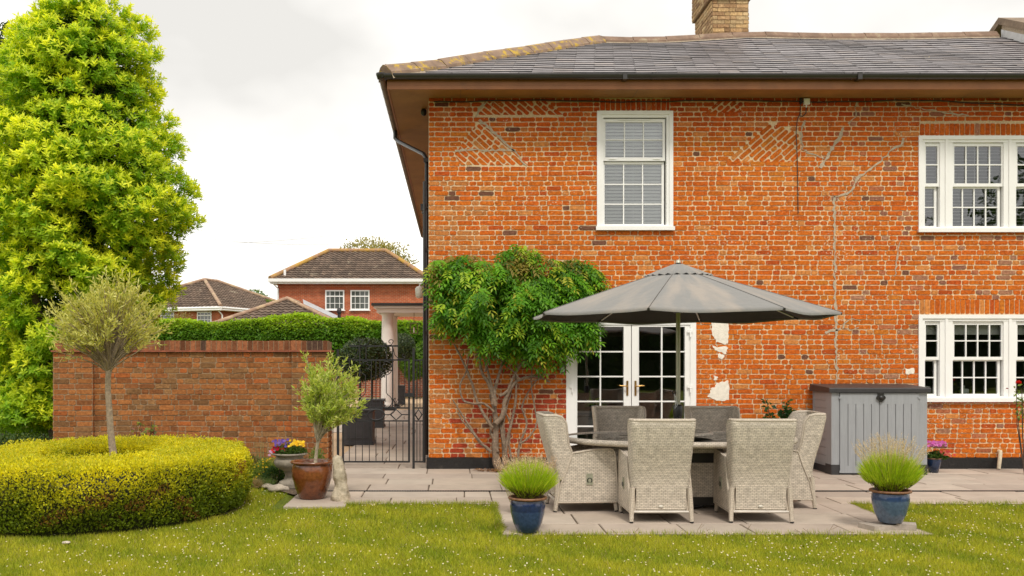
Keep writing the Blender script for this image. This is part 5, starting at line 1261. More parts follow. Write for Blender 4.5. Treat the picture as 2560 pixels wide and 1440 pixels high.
for a, b in ((c4[0], c4[1]), (c4[0], c4[3])): m.tube([a+Vector((0, 0, -.05)), b+Vector((0, 0, -.05))], .09, 6); m.tube([a+Vector((0, 0, -.17)), b+Vector((0, 0, -.17))], .07, 6)
q = hbp(.3, -.0, 0); m.tube([(q.x, q.y, ezb-.1), hbp(.1, .28, ezb-.5), hbp(.1, .28, 0)], .05, 6); part(m, 'gutter', M_white, hb_)
for px_ in (418, 510):       # windows on the front face
    tt = None
    for k in range(400):
        q = hbp(k*.025, .33, 0)
        if abs((CX+F*q.x/q.y)-px_) < 1.2: tt = q; break
    if tt: hwin(hb_, (tt.x, tt.y, 1.6+(897-794)/F*tt.y), 1.1, .75, -u, 4)
# ================================================================= VEGETATION
def skeleton(mb, fork, targets, r0, up=.5, seg=6, wig=.05, r1=.004):
    """limbs that leave the fork together and bend to their targets; returns points near the tips"""
    fork = Vector(fork); tips = []
    for T in targets:
        T = Vector(T); L = (T-fork).length; c = fork+Vector(((T.x-fork.x)*.25, (T.y-fork.y)*.25, (T.z-fork.z)*.6*(up+.5))); pts = []
        for k in range(seg+1):
            t = k/seg; p = fork*(1-t)**2+c*2*t*(1-t)+T*t*t
            if 0 < k: p += Vector([random.uniform(-wig, wig)*L*.3 for _ in range(3)])
            pts.append(p)
        mb.tube(pts, [r0*(1-t_/seg)**1.2+r1 for t_ in range(seg+1)], 5, 0, None, False); tips.append(pts)
    return tips
def leafy(lv, paths, n_tw, n_leaf, L, W, cols, tw=.14, start=.45, updir=.6, mb=None, jit=.5, w=None, spread=.9):
    B = []; D = []; 
    for pts in paths:
        n = len(pts)
        for _ in range(n_tw):
            t = random.uniform(start, 1)*(n-1); i = min(int(t), n-2); p = pts[i].lerp(pts[i+1], t-i); d = (pts[i+1]-pts[i]).normalized(); d = (d+Vector([random.gauss(0, jit) for _ in range(3)])+Vector((0, 0, updir*.7))).normalized(); l = tw*random.uniform(.5, 1.3)
            e = p+d*l
            if mb is not None: mb.tube([p, e], [.003, .0015], 4, 0, None, False)
            for k in range(n_leaf):
                s_ = (k+1)/n_leaf; B.append(p+d*l*s_); D.append((d*.9+Vector([random.gauss(0, spread*.6) for _ in range(3)])+Vector((0, 0, updir*.3))))
    n = len(B); B = np.array(B); D = np.array(D)
    lv.add(B, D, rdir(n), L*rng.uniform(.7, 1.25, n), W, colmix(n, cols, w), .15, .05)
    return n
OLC = [(.52, .52, .15), (.62, .60, .19), (.40, .42, .12), (.70, .68, .28)]
# standard olive
OX, OY = X(283, 10.4), 10.4
ol = thing('olive_tree', 'slender standard olive tree with silvery green crown growing inside the round box hedge', 'tree', (OX, OY, 0))
m = MB(); q = [P(a, b, 10.4) for a, b in ((286, 1250), (284, 1140), (280, 1110), (276, 1070), (273, 1020), (270, 980), (270, 945), (272, 925))]; q[0].z = -.02
m.tube(q, [.055, .043, .038, .036, .034, .032, .031, .033], 10); fork = q[-1]+Vector((0, 0, -.03))
tg = []
cen = Vector((X(272, 10.4), 10.4, Z(815, 10.4)))
for i in range(150):
    a = random.uniform(0, 2*PI); s_ = random.uniform(-.5, 1)
    r = math.sqrt(max(0, 1-s_*s_)); k = random.uniform(.62, 1.0)**.7
    tg.append(cen+Vector((r*math.cos(a)*.58*k, r*math.sin(a)*.52*k, s_*.47*k)))
for px_, py_ in ((120, 808), (128, 850), (135, 880), (150, 735), (290, 697), (265, 700), (318, 712), (400, 790), (408, 820), (392, 860), (180, 720), (140, 790)): tg.append(P(px_, py_, 10.4+random.uniform(-.2, .2)))
pp_ = skeleton(m, fork, tg, .011, .5, 6, .06, .0025); 
for i in range(6): skeleton(m, fork, [pp_[i*20][3]], .022, .6, 4, .03, .01)
part(m, 'trunk', M_bark, ol)
lv = Leaves(); m2 = MB(); leafy(lv, pp_, 6, 9, .060, .015, OLC, .15, .55, .8, None, .45); lv.build('crown', M_leaf, ol, ol.location)
# olive in the brown pot
ol2 = thing('olive_tree', 'young bushy olive tree growing in the glossy brown pot', 'tree', (BPX, BPY, .40))
m = MB(); q = [Vector((P(a, b, 11.0))) for a, b in ((788, 1168), (789, 1150), (791, 1130), (794, 1108), (797, 1098))]; m.tube(q, [.024, .020, .018, .02, .018], 8); fork = q[-2]
tg = []; cen = P(828, 1000, 11.0)
for i in range(85):
    a = random.uniform(0, 2*PI); s_ = random.uniform(-.75, 1); r = math.sqrt(1-s_*s_); k = random.uniform(.5, 1)**.6; tg.append(cen+Vector((r*math.cos(a)*.32*k, r*math.sin(a)*.3*k, s_*.40*k)))
for px_, py_ in ((765, 892), (768, 900), (832, 900), (838, 912), (865, 905), (898, 950), (905, 1010), (760, 970), (752, 990), (885, 925), (775, 930)): tg.append(P(px_, py_, 11+random.uniform(-.1, .1)))
pp_ = skeleton(m, fork, tg, .009, .6, 6, .06, .002); part(m, 'trunk', mat('pale_bark', (.42, .35, .25), .9, .3, 30, .8, 70), ol2)
lv = Leaves(); leafy(lv, pp_, 11, 9, .058, .015, [(.44, .55, .10), (.54, .62, .14), (.34, .44, .09), (.64, .66, .25)], .11, .5, .7, None, .4); lv.build('crown', M_leaf, ol2, ol2.location)
# wisteria
ws = thing('wisteria', 'green wisteria with twisting bare stems climbing the brick wall left of the French doors', 'climber', (X(1245, 13.7), 13.75, 0))
m = MB()
def stem(pts, r0, r1, d0=13.72, d1=13.86, wig=.006):
    n = len(pts); q = []
    for i in range(n-1):
        a = P(pts[i][0], pts[i][1], d0+(d1-d0)*i/(n-1)); b = P(pts[i+1][0], pts[i+1][1], d0+(d1-d0)*(i+1)/(n-1)); a0 = P(*pts[max(i-1, 0)], d0); b1 = P(*pts[min(i+2, n-1)], d1)
        for k in range(4):
            t = k/4; q.append(.5*((2*a)+(b-a0)*t+(2*a0-5*a+4*b-b1)*t*t+(3*a-a0-3*b+b1)*t**3)+Vector([random.uniform(-wig, wig) for _ in range(3)]))
    q.append(P(*pts[-1], d1)); N_ = len(q); m.tube(q, [.8*(r0+(r1-r0)*i/(N_-1))*random.uniform(.88, 1.14) for i in range(N_)], 8)
for s_, r0, r1 in [([(1248, 1180), (1240, 1150), (1238, 1100), (1240, 1060), (1236, 1020), (1228, 985)], .072, .04), ([(1255, 1178), (1262, 1140), (1258, 1090), (1252, 1050), (1262, 1020)], .055, .035),
    ([(1240, 1060), (1258, 1035), (1262, 1000), (1285, 960), (1310, 945), (1345, 942), (1375, 955)], .05, .015), ([(1238, 1015), (1222, 960), (1205, 930), (1198, 890), (1190, 860)], .035, .02), ([(1232, 1010), (1240, 960), (1252, 920), (1270, 890), (1300, 860)], .035, .018),
    ([(1232, 1070), (1200, 1020), (1180, 960), (1165, 920), (1150, 890), (1135, 860)], .028, .014), ([(1228, 1130), (1195, 1100), (1170, 1060), (1150, 1030), (1132, 1000)], .03, .012), ([(1215, 1120), (1180, 1080), (1155, 1050), (1145, 1030)], .018, .010),
    ([(1235, 1030), (1210, 1010), (1175, 1008), (1155, 995), (1150, 960), (1165, 930), (1172, 890), (1180, 850)], .022, .012), ([(1262, 1150), (1268, 1100), (1280, 1050), (1290, 1000), (1290, 950), (1292, 900), (1290, 860)], .028, .014),
    ([(1295, 1150), (1300, 1110), (1318, 1060), (1305, 1020), (1315, 990), (1335, 960), (1360, 930)], .024, .010), ([(1300, 1110), (1330, 1085), (1342, 1050), (1335, 1010), (1328, 960), (1332, 920), (1345, 890)], .018, .010),
    ([(1270, 1150), (1255, 1090), (1262, 1040), (1275, 990), (1282, 940)], .02, .012), ([(1240, 1000), (1225, 950), (1212, 900), (1205, 870)], .025, .015), ([(1250, 990), (1270, 975), (1290, 930), (1315, 895), (1335, 870)], .03, .016), ([(1212, 930), (1222, 900), (1240, 880), (1262, 850)], .018, .012),
    ([(1300, 950), (1285, 930), (1250, 900), (1232, 870)], .014, .010), ([(1322, 955), (1340, 950), (1362, 940), (1350, 915)], .010, .006), ([(1245, 1130), (1228, 1080), (1226, 1040)], .03, .02), ([(1280, 1150), (1272, 1110), (1276, 1060), (1262, 1030)], .022, .015)]: stem(s_, r0, r1)
stem([(1250, 1182), (1222, 1178), (1208, 1180)], .04, .015); stem([(1250, 1180), (1272, 1180), (1285, 1182)], .04, .01)
ws_fol = m
lv = Leaves()
env = [(1062, 640), (1110, 632), (1160, 628), (1215, 640), (1262, 612), (1300, 598), (1335, 612), (1350, 640), (1420, 632), (1470, 640), (1505, 672), (1500, 705), (1480, 735), (1480, 800), (1490, 845), (1460, 868), (1432, 850), (1415, 890), (1370, 905), (1330, 885), (1290, 895), (1240, 885), (1190, 860), (1150, 830), (1110, 812), (1075, 830), (1058, 800), (1080, 760), (1074, 720), (1078, 690), (1055, 660)]
def inside(px_, py_, pl):
    c = False; n = len(pl)
    for i in range(n):
        (a, b), (e, f_) = pl[i], pl[(i+1) % n]
        if (b > py_) != (f_ > py_) and px_ < (e-a)*(py_-b)/(f_-b)+a: c = not c
    return c
hole_c = [(1348, 662, 30, 24), (1440, 760, 10, 8), (1232, 628, 26, 16), (1400, 630, 24, 12), (1085, 715, 22, 18), (1120, 845, 26, 18), (1215, 885, 22, 20), (1310, 905, 18, 18), (1398, 905, 16, 22), (1465, 880, 20, 20)]
Bs = []; Ds = []; Ns = []; Cs = []; Ls = []; Wd = []
cnt = 0; WC = [(.10, .28, .016), (.17, .39, .02), (.055, .15, .010), (.38, .52, .035)]
while cnt < 1750:
    px_, py_ = random.uniform(1050, 1510), random.uniform(595, 910)
    if not inside(px_+(px_-1280)*.06-(16 if px_ < 1200 else 0), py_+(28 if py_ > 770 else 0), env): continue
    if any(((px_-a)/c)**2+((py_-b)/d)**2 < 1 for a, b, c, d in hole_c): continue
    cnt += 1; clump = mnoise.noise(Vector((px_*.018, py_*.022, 1)))
    e = min(1, min(abs(px_-1055), abs(px_-1500), abs(py_-600)*1.2, abs(py_-900))/110); d = 13.93-random.uniform(0, 1)**.6*(.05+.44*e*max(.05, .55+2.2*clump))
    p = P(px_, py_+6, d); yel = max(0, mnoise.noise(Vector((px_*.012, py_*.012, 9)))) ; top = max(0, (720-py_)/120)
    shade_ = 1
    base = Vector(WC[random.choices(range(4), (4, 4, 3, 1+4*yel+2*top))[0]])*random.uniform(.8, 1.2)
    if py_ < 660 and random.random() < .3: base = Vector((.30, .24, .05))
    if random.random() < .04: base = Vector((.50, .50, .05))
    side_ = random.uniform(-1, 1)+(px_-1280)/330; dr = Vector((side_*.8, -random.uniform(.3, .9), random.uniform(-.9, .25)-.2)).normalized(); Lr = random.uniform(.13, .30); nl = random.choice((4, 5, 6, 7))
    S = dr.cross(Vector((0, -.5, 1))).normalized()
    for k in range(nl):
        q = p+dr*(Lr*(k+.6)/nl)+Vector((0, 0, -.5*Lr*((k+.6)/nl)**2))
        for sg in (-1, 1):
            Bs.append(q); Ds.append(dr*.55+S*sg*.9+Vector((0, 0, -.35))); Cs.append(base); Ls.append(random.uniform(.055, .115)); Wd.append(random.uniform(.026, .042))
    q = p+dr*Lr+Vector((0, 0, -.5*Lr)); Bs.append(q); Ds.append(dr+Vector((0, 0, -.6))); Cs.append(base); Ls.append(.08); Wd.append(.028)
n = len(Bs); lv.add(np.array(Bs), np.array(Ds), rng.normal(size=(n, 3))*.25+[0, -.5, 1], np.array(Ls), np.array(Wd), np.array(Cs), .12, .1)
part(ws_fol, 'stems', M_wist, ws); lv.build('foliage', M_leaf, ws, ws.location)
# fallen leaves round its foot
lv = Leaves(); n = 260; a = rng.uniform(0, 6.28, n); r = rng.uniform(.02, .3, n); lv.add(np.stack([X(1245, 13.7)+r*np.cos(a)*1.1, 13.72-abs(r*np.sin(a))*.7, rng.uniform(.006, .03, n)], 1), rdir(n)*[1, 1, .15], rng.normal(size=(n, 3))*.2+[0, 0, 1], .05, .025, colmix(n, [(.30, .14, .06), (.22, .10, .05), (.40, .22, .10)]), .2)
tag(lv.build('fallen_leaves', M_leafd), 'dry brown leaves round the foot of the climbing stems', 'fallen leaves', None, 'stuff')
# ---- box hedge ring
def ring_mesh():
    lv = Leaves(); n = 105000
    a = rng.uniform(0, 2*PI, n); 
    kind = rng.uniform(0, 1, n); Ht = .60; ti, to = .43, 1.0      # inner and outer radius factor
    # top, outer side, inner side
    rr = np.where(kind < .38, rng.uniform(ti, to, n), np.where(kind < .86, to, ti)); z = np.where(kind < .38, Ht, rng.uniform(0.02, Ht, n))
    bul = np.where(kind < .38, 0, np.sin(np.clip(z/Ht, 0, 1)*PI*.85)*.045)
    sgn = np.where(rr > .8, 1, -1)
    Ps = np.stack([HRC[0]+np.cos(a)*HRX*(rr+bul*sgn), HRC[1]+np.sin(a)*HRY*(rr+bul*sgn), z], 1)
    # round the shoulders
    edge = np.minimum(np.abs(rr-to), np.abs(rr-ti)); sh = np.where(kind < .38, np.clip(1-edge/.07, 0, 1)**2*.06, 0); Ps[:, 2] -= sh
    shz = np.where(kind >= .38, np.clip((z-(Ht-.08))/.08, 0, 1)**2*.03, 0)
    Ps[:, 0] -= np.cos(a)*shz*sgn*HRX; Ps[:, 1] -= np.sin(a)*shz*sgn*HRY
    nrm = np.where((kind < .38)[:, None], np.array([[0, 0, 1.]]), np.stack([np.cos(a)*sgn, np.sin(a)*sgn, np.zeros(n)+.15], 1))
    ns = fnoise(Ps, 5.5, 1)*.7+fnoise(Ps, 15, 2)*.4+fnoise(Ps, 2.2, 12)*.9
    cl = np.clip(fnoise(Ps, 26, 41)+.1, 0, 1); Ps = Ps+nrm*(ns*.055+cl*.035-.018)[:, None]+nrm*rng.uniform(-.05, .014, n)[:, None]
    D = nrm*.7+rdir(n)*.8+[0, 0, .5]
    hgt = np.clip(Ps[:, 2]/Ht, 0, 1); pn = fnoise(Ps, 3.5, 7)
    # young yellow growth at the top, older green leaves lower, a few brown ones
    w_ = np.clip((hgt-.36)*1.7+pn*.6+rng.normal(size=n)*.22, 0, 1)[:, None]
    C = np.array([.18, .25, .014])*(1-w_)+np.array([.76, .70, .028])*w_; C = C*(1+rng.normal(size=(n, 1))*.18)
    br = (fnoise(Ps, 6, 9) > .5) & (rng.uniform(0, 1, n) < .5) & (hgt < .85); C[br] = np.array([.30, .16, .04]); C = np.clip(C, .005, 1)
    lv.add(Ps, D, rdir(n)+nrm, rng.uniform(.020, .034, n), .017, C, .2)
    # unclipped shoots standing out of the top
    k_ = 2600; a2 = rng.uniform(0, 2*PI, k_); r2 = rng.uniform(ti, to, k_); b2 = np.stack([HRC[0]+np.cos(a2)*HRX*r2, HRC[1]+np.sin(a2)*HRY*r2, Ht-.03+fnoise(np.stack([a2*3, r2*3, 0*a2], 1), 2, 3)*.02], 1)
    for q_ in range(5): lv.add(b2+np.array([0, 0, .016*q_])+rng.normal(size=(k_, 3))*.004, rdir(k_)+[0, 0, .7], rdir(k_), .026, .014, colmix(k_, [(.66, .60, .03), (.5, .52, .03)]), .2)
    # twiggy dark inside
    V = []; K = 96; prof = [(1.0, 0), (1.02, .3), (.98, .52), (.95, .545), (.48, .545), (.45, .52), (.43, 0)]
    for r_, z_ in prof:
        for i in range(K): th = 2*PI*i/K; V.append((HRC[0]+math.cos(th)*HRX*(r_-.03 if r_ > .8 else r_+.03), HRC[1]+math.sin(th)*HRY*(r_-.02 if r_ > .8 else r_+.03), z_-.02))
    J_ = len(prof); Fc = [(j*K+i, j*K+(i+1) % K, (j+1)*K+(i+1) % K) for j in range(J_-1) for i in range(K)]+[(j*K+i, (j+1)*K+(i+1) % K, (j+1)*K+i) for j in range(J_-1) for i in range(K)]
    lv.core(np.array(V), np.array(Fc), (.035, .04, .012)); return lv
o = ring_mesh().build('box_hedge', M_leaf, None, (HRC[0], HRC[1], 0)); o.location = (HRC[0], HRC[1], 0); tag(o, 'low clipped ring of yellow green box hedge around the slender olive tree', 'hedge')
# ---- big tree
BT = Vector((-6.15, 15.9, 0))
bt = thing('evergreen_tree', 'huge bright yellow green leafy tree rising above the left end of the garden wall', 'tree', tuple(BT))
m = MB(); m.tube([BT+Vector((0, 0, -.05)), BT+Vector((.05, 0, 1.5)), BT+Vector((-.05, .1, 4)), BT+Vector((.1, 0, 7.6))], [.2, .17, .11, .02], 10)
m.tube([BT+Vector((-.2, -.5, -.05)), BT+Vector((-.35, -.6, 1.6)), BT+Vector((-.6, -.8, 3.5))], [.11, .09, .03], 8)
def crownr(z, a):
    tab = [(.3, .3), (.45, .8), (.8, .9), (1.5, 1.0), (2.3, 1.1), (3.0, 1.30), (3.8, 1.56), (4.4, 1.70), (5.0, 1.42), (5.5, 1.25), (6.0, 1.15), (6.7, 1.02), (7.3, .75), (7.9, .35)]
    for (p, q), (r, s_) in zip(tab, tab[1:]):
        if p <= z <= r: return q+(s_-q)*(z-p)/(r-p)
    return 0
pads = []
tries = 0
while len(pads) < 330 and tries < 9000:
    tries += 1; z = random.uniform(.5, 7.85); a = random.uniform(0, 2*PI)
    if math.sin(a) > .35 and random.random() < .6: continue
    R_ = crownr(z, a)*(1+.10*mnoise.noise(Vector((math.cos(a)*2, math.sin(a)*2, z*.9)))*1.6)
    if random.random() > (R_+.3)/2.2: continue
    k = random.uniform(.78, 1.0) if random.random() < .8 else random.uniform(.4, .78)
    c = BT+Vector((math.cos(a)*R_*k, math.sin(a)*R_*.9*k, z)); pr_ = random.uniform(.24, .42)*(1 if z < 6.5 else .8)
    if any((c-p[0]).length < (pr_+p[1])*.52 for p in pads): continue
    if c.z < 2.6: c.x -= (2.6-c.z)*.5
    # keep clear of the garden wall below its coping
    if c.z-pr_ < 2.1 and c.x+pr_ > GX0-.1 and c.y-pr_ < 14.5: c.x = min(c.x, GX0-.1-pr_)
    pads.append((c, pr_, a))
for c, pr_, a in pads[::2]:
    s0 = BT+Vector((0, 0, max(.8, c.z*.82-.3))); mid = s0.lerp(c, .5)+Vector((0, 0, .12)); m.tube([s0, mid, c+Vector((0, 0, -.05))], [.035, .022, .008], 5, 0, None, False)
part(m, 'trunk', M_bark_d, bt)
lv = Leaves(); B = []; A = []; old = []
for c, pr_, a in pads:
    nr = int(74*(pr_/.32)**2); out = Vector((math.cos(a), math.sin(a), .55)).normalized()
    for _ in range(nr):
        d = Vector([random.gauss(0, 1) for _ in range(3)]).normalized()
        if d.dot(out) < -.35 and random.random() < .75: d = -d
        s_ = random.uniform(.55, 1.08); p = c+Vector((d.x*pr_*s_*1.15, d.y*pr_*s_*1.15, d.z*pr_*s_*.75)); B.append(p); A.append((d*.6+out*.5+Vector((0, 0, .55))).normalized()); old.append(1.0 if s_ < .72 else (.5 if d.z < -.2 else 0));  # inner and downward rosettes marked darker, crown shade painted as leaf tone
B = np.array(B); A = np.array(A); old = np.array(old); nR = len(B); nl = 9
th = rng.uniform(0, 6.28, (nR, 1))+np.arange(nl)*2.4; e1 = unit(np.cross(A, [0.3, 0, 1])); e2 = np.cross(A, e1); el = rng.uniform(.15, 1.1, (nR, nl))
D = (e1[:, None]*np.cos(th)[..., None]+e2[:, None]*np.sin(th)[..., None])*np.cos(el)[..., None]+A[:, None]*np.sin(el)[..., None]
tone = np.clip(.72-.35*np.clip((2.6-B[:, 2])/1.5, 0, 1)+fnoise(B, 1.6, 3)*.5+rng.normal(size=nR)*.15-old*.75, 0, 1)[:, None, None]*np.linspace(.55, 1.1, nl)[None, :, None]  # tone also drops near the ground, low shade painted into the leaves
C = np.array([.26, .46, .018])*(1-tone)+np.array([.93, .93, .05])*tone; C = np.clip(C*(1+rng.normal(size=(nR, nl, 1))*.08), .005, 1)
Bl = np.repeat(B[:, None]-A[:, None]*.02, nl, 1)+A[:, None]*np.linspace(-.05, .015, nl)[None, :, None]
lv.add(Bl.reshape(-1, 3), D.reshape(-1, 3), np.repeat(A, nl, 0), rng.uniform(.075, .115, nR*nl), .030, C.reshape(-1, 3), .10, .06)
# dark leaf fill deep in the crown, its interior shade painted as colour
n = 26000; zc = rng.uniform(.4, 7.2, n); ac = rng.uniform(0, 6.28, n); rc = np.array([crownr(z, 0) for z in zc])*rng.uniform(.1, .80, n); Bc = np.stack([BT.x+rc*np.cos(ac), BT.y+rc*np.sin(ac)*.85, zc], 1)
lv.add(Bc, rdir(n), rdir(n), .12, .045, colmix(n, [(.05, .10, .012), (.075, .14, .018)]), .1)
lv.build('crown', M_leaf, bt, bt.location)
# dark conifer behind at the far left, and shrubs below
def bush(name, label, cat, c, r, n, cols, L=.09, W=.04, group=None, trunk=True, flat=1.0, matr=None, core=.75):
    t = thing(name, label, cat, (c[0], c[1], 0), 0, group)
    if trunk: m = MB(); m.tube([(c[0], c[1], -.05), (c[0]+.03, c[1], c[2])], [max(.02, r[0]*.06), .01], 7); part(m, 'trunk' if cat == 'tree' else 'stem', M_bark_d, t)
    d = rdir(n); k = rng.uniform(.55, 1.0, n)**.5*(1+.22*fnoise(d, 2.6, int(c[0]*7) % 97)+.08*fnoise(d, 9, 4)); B = np.array(c)+d*np.array(r)*k[:, None]; B[:, 2] = np.maximum(B[:, 2], .02)
    lv = Leaves(); lv.add(B, d*.4+rdir(n)+[0, 0, .3], d, L*rng.uniform(.7, 1.2, n), W, colmix(n, cols), .15, .05)
    lv.build('crown' if cat == 'tree' else 'leaves', matr or M_leaf, t, t.location); return t
bush('dark_conifer', 'dark green tree peeping out behind the big tree at the far left', 'tree', (-9.6, 20.5, 5.6), (1.5, 1.5, 2.9), 22000, [(.03, .06, .02), (.05, .09, .03)], .17, .07)
bush('evergreen_shrub', 'dark shrub under the big tree at the left end of the garden wall', 'shrub', (-7.3, 17.2, 1.0), (1.9, .9, 1.3), 9000, [(.03, .05, .012), (.045, .075, .02)], .08, .035)
bush('evergreen_shrub', 'dark shrub at the far left below the big tree', 'shrub', (-10.2, 16.5, 1.2), (1.6, 1.2, 1.6), 9000, [(.025, .045, .012), (.05, .08, .02)], .08, .035)
bush('low_shrub', 'low green shrub between the big tree and the box hedge', 'shrub', (-6.6, 14.6, .15), (.8, .5, .34), 3000, [(.04, .08, .02), (.08, .14, .03)], .05, .025, None, False)
# ivy over the far wall
lv = Leaves(); n = 46000; x = rng.uniform(-22, 4, n); top = 3.16+.10*np.sin(x*.8)+.05*np.sin(x*2.7)+.16*np.exp(-((x+7)/1.2)**2)
bot = 1.45+.25*np.sin(x*1.7)+.2*np.sin(x*4.1+1); k = rng.uniform(0, 1, n); face = rng.uniform(0, 1, n) < .8
z = np.where(face, bot+(top-bot)*k**.8, top); y = np.where(face, 39.62, rng.uniform(39.6, 40.5, n)); Pn = np.stack([x, y, z], 1); dsp = fnoise(Pn, 3.0, 5)*.10
Pn[:, 1] -= np.where(face, dsp+.25*np.sin(np.clip((z-bot)/(top-bot), 0, 1)*PI)+rng.uniform(-.12, .04, n), 0); Pn[:, 2] += np.where(face, 0, rng.uniform(-.1, .08, n)+dsp*.5)
hg = np.clip((z-2.7)/.5+rng.normal(size=n)*.25+fnoise(Pn, 1.2, 8)*.4, 0, 1)[:, None]; C = np.clip((np.array([.11, .25, .02])*(1-hg)+np.array([.36, .52, .03])*hg)*(1+rng.normal(size=(n, 1))*.2), .005, 1)
lv.add(Pn, rdir(n)*.6+[0, -.6, .1], rng.normal(size=(n, 3))*.5+[0, -.4, 1], .13, .10, C, .15, .2)
V = [(-22, 39.75, 1.7), (4, 39.75, 1.7), (4, 39.75, 3.05), (-22, 39.75, 3.05), (-22, 40.5, 3.05), (4, 40.5, 3.05)]; lv.core(np.array(V), np.array([(0, 1, 2), (0, 2, 3), (3, 2, 5), (3, 5, 4)]), (.02, .04, .01))
lv.build('ivy', M_leaf, bw, bw.location)
bush('climbing_shrub', 'dark rounded shrub against the far ivy wall beside the white column', 'shrub', (X(1040, 38), 38.6, 1.5), (.8, .5, .7), 3000, [(.10, .2, .02), (.14, .26, .03)], .12, .08)
# trees beyond the roofs
bush('leafy_tree', 'pale yellow green tree showing over the ridge of the tall neighbouring house', 'tree', (X(935, 75), 75, 8.6), (3.2, 2.5, 2.3), 5200, [(.30, .27, .08), (.38, .34, .12)], .28, .12, 'trees beyond the rooftops')
bush('leafy_tree', 'green treetop just right of the distant lower house roof', 'tree', (X(662, 68), 68, 4.2), (1.3, 1.2, 1.5), 2600, [(.12, .22, .03), (.2, .3, .05)], .2, .1, 'trees beyond the rooftops')
bush('leafy_tree', 'small green treetop peeping over the ridge of the distant lower house', 'tree', (X(622, 85), 85, 6.2), (2.2, 1.5, 1.5), 2400, [(.10, .18, .04), (.15, .24, .06)], .25, .12, 'trees beyond the rooftops')
bush('leafy_tree', 'sparse pale shrub in front of the distant house window above the ivy', 'tree', (X(455, 50), 50, 3.2), (.7, .5, .8), 1500, [(.3, .26, .08), (.3, .2, .1)], .12, .06, 'trees beyond the rooftops')
# ---- lavenders
def lavender(label, c, rx, h, fh, n, stalks, flop, sd, tilt=0):
    t = thing('lavender', label, 'lavender', c, 0, 'lavender plants in blue pots'); c = np.array(c)
    d = rdir(n); k_ = rng.uniform(.15, 1, n)**.5; cc = c+np.array([0, 0, h*.48]); wob = 1+.12*fnoise(d, 4, sd)
    B = cc+d*np.array([rx*.88, rx*.88, h*.46])*(k_*wob)[:, None]; B[:, :2] -= (B[:, :2]-c[:2])*np.clip(1-(B[:, 2:3]-c[2])/(h*.45), 0, 1)*.45
    dl = unit((B-c)*[1.1, 1.1, 1]+rdir(n)*.05+[0, 0, .12]); k = np.clip((B[:, 2]-c[2])/h, 0, 1)
    lv = Leaves(); C = colmix(n, [(.40, .56, .02), (.50, .64, .03), (.30, .46, .02), (.56, .62, .06)]); low = (k < .28) & (rng.uniform(0, 1, n) < .5); C[low] = [.12, .09, .04]
    lv.blades(B, dl, rng.uniform(.07, .13, n), .0055, C); lv.build('foliage', M_grass, t, tuple(c))
    n2 = 160; a = rng.uniform(0, 6.28, n2); D2 = unit(np.stack([np.cos(a)*rng.uniform(.3, 1.2, n2), np.sin(a)*rng.uniform(.3, 1.2, n2), rng.uniform(.5, 1, n2)], 1)); lv = Leaves(); lv.blades(np.tile(c, (n2, 1)), D2, rng.uniform(.10, .18, n2), .012, colmix(n2, [(.12, .07, .045)])); lv.build('woody_stems', M_leafd, t, tuple(c))
    n3 = stalks; a = rng.uniform(0, 6.28, n3); r = np.sqrt(rng.uniform(0, 1, n3)); D3 = unit(np.stack([np.cos(a)*r*rx/h*.95+tilt, np.sin(a)*r*rx/h*.95, 1.25-.3*r], 1)); L3 = (h*.7+fh*rng.uniform(.45, 1.05, n3)); B3 = c+D3*h*.3
    lv = Leaves(); lv.blades(B3, D3, L3, .0045, colmix(n3, [(.60, .52, .22), (.65, .55, .3)])); tip = B3+D3*(L3*.93)[:, None]
    for k_ in range(9):
        q = tip-D3*(.009*k_)+rdir(n3)*.0025; lv.add(q, D3+rdir(n3)*.8, rdir(n3), .011, .0065, colmix(n3, [(.62, .48, .32), (.7, .58, .42), (.5, .38, .26)]))
    lv.build('flower_stalks', M_petal, t, tuple(c))
lavender('bright green lavender in the left blue pot with pinkish seed stalks', (LP1[0]+.01, LP1[1], .285), .27, .33, .13, 5200, 160, 1, 1)
lavender('bright green lavender with a haze of pale seed heads in the right blue pot', (LP2[0], LP2[1], .32), .29, .36, .26, 6000, 340, 1, 2)
# lavender bush behind the left pot
t = thing('seedhead_plant', 'pale pinkish seed heads of a plant behind the left blue pot near the wall', 'plant', (X(1315, 9.9), 9.9, .003)); c = np.array([X(1315, 9.9), 9.95, .003]); n3 = 260; a = rng.uniform(0, 6.28, n3); r = np.sqrt(rng.uniform(0, 1, n3)); B3 = c+np.stack([np.cos(a)*r*.12, np.sin(a)*r*.10, np.zeros(n3)], 1)
D3 = unit(np.stack([np.cos(a)*r*.38, np.sin(a)*r*.3, np.ones(n3)], 1)); L3 = rng.uniform(.42, .66, n3); lv = Leaves(); lv.blades(B3, D3, L3, .004, colmix(n3, [(.4, .36, .16)]))
lv.build('stems', M_grass, t, t.location); lv = Leaves(); tip = B3+D3*(L3*.97)[:, None]
for k_ in range(9): q = tip-D3*(.012*k_)+rdir(n3)*.003; lv.add(q, D3+rdir(n3)*.8, rdir(n3), .015, .010, colmix(n3, [(.55, .36, .25), (.6, .45, .33)]))
lv.build('seed_heads', M_petal, t, t.location)
m = MB(); m.lathe([(0, 0), (.12, 0), (.15, .14), (.16, .15), (.14, .15), (0, .13)], (c[0], c[1], .003), 24); part(m, 'pot', mat('dark_pot', (.06, .05, .05), .5), t)
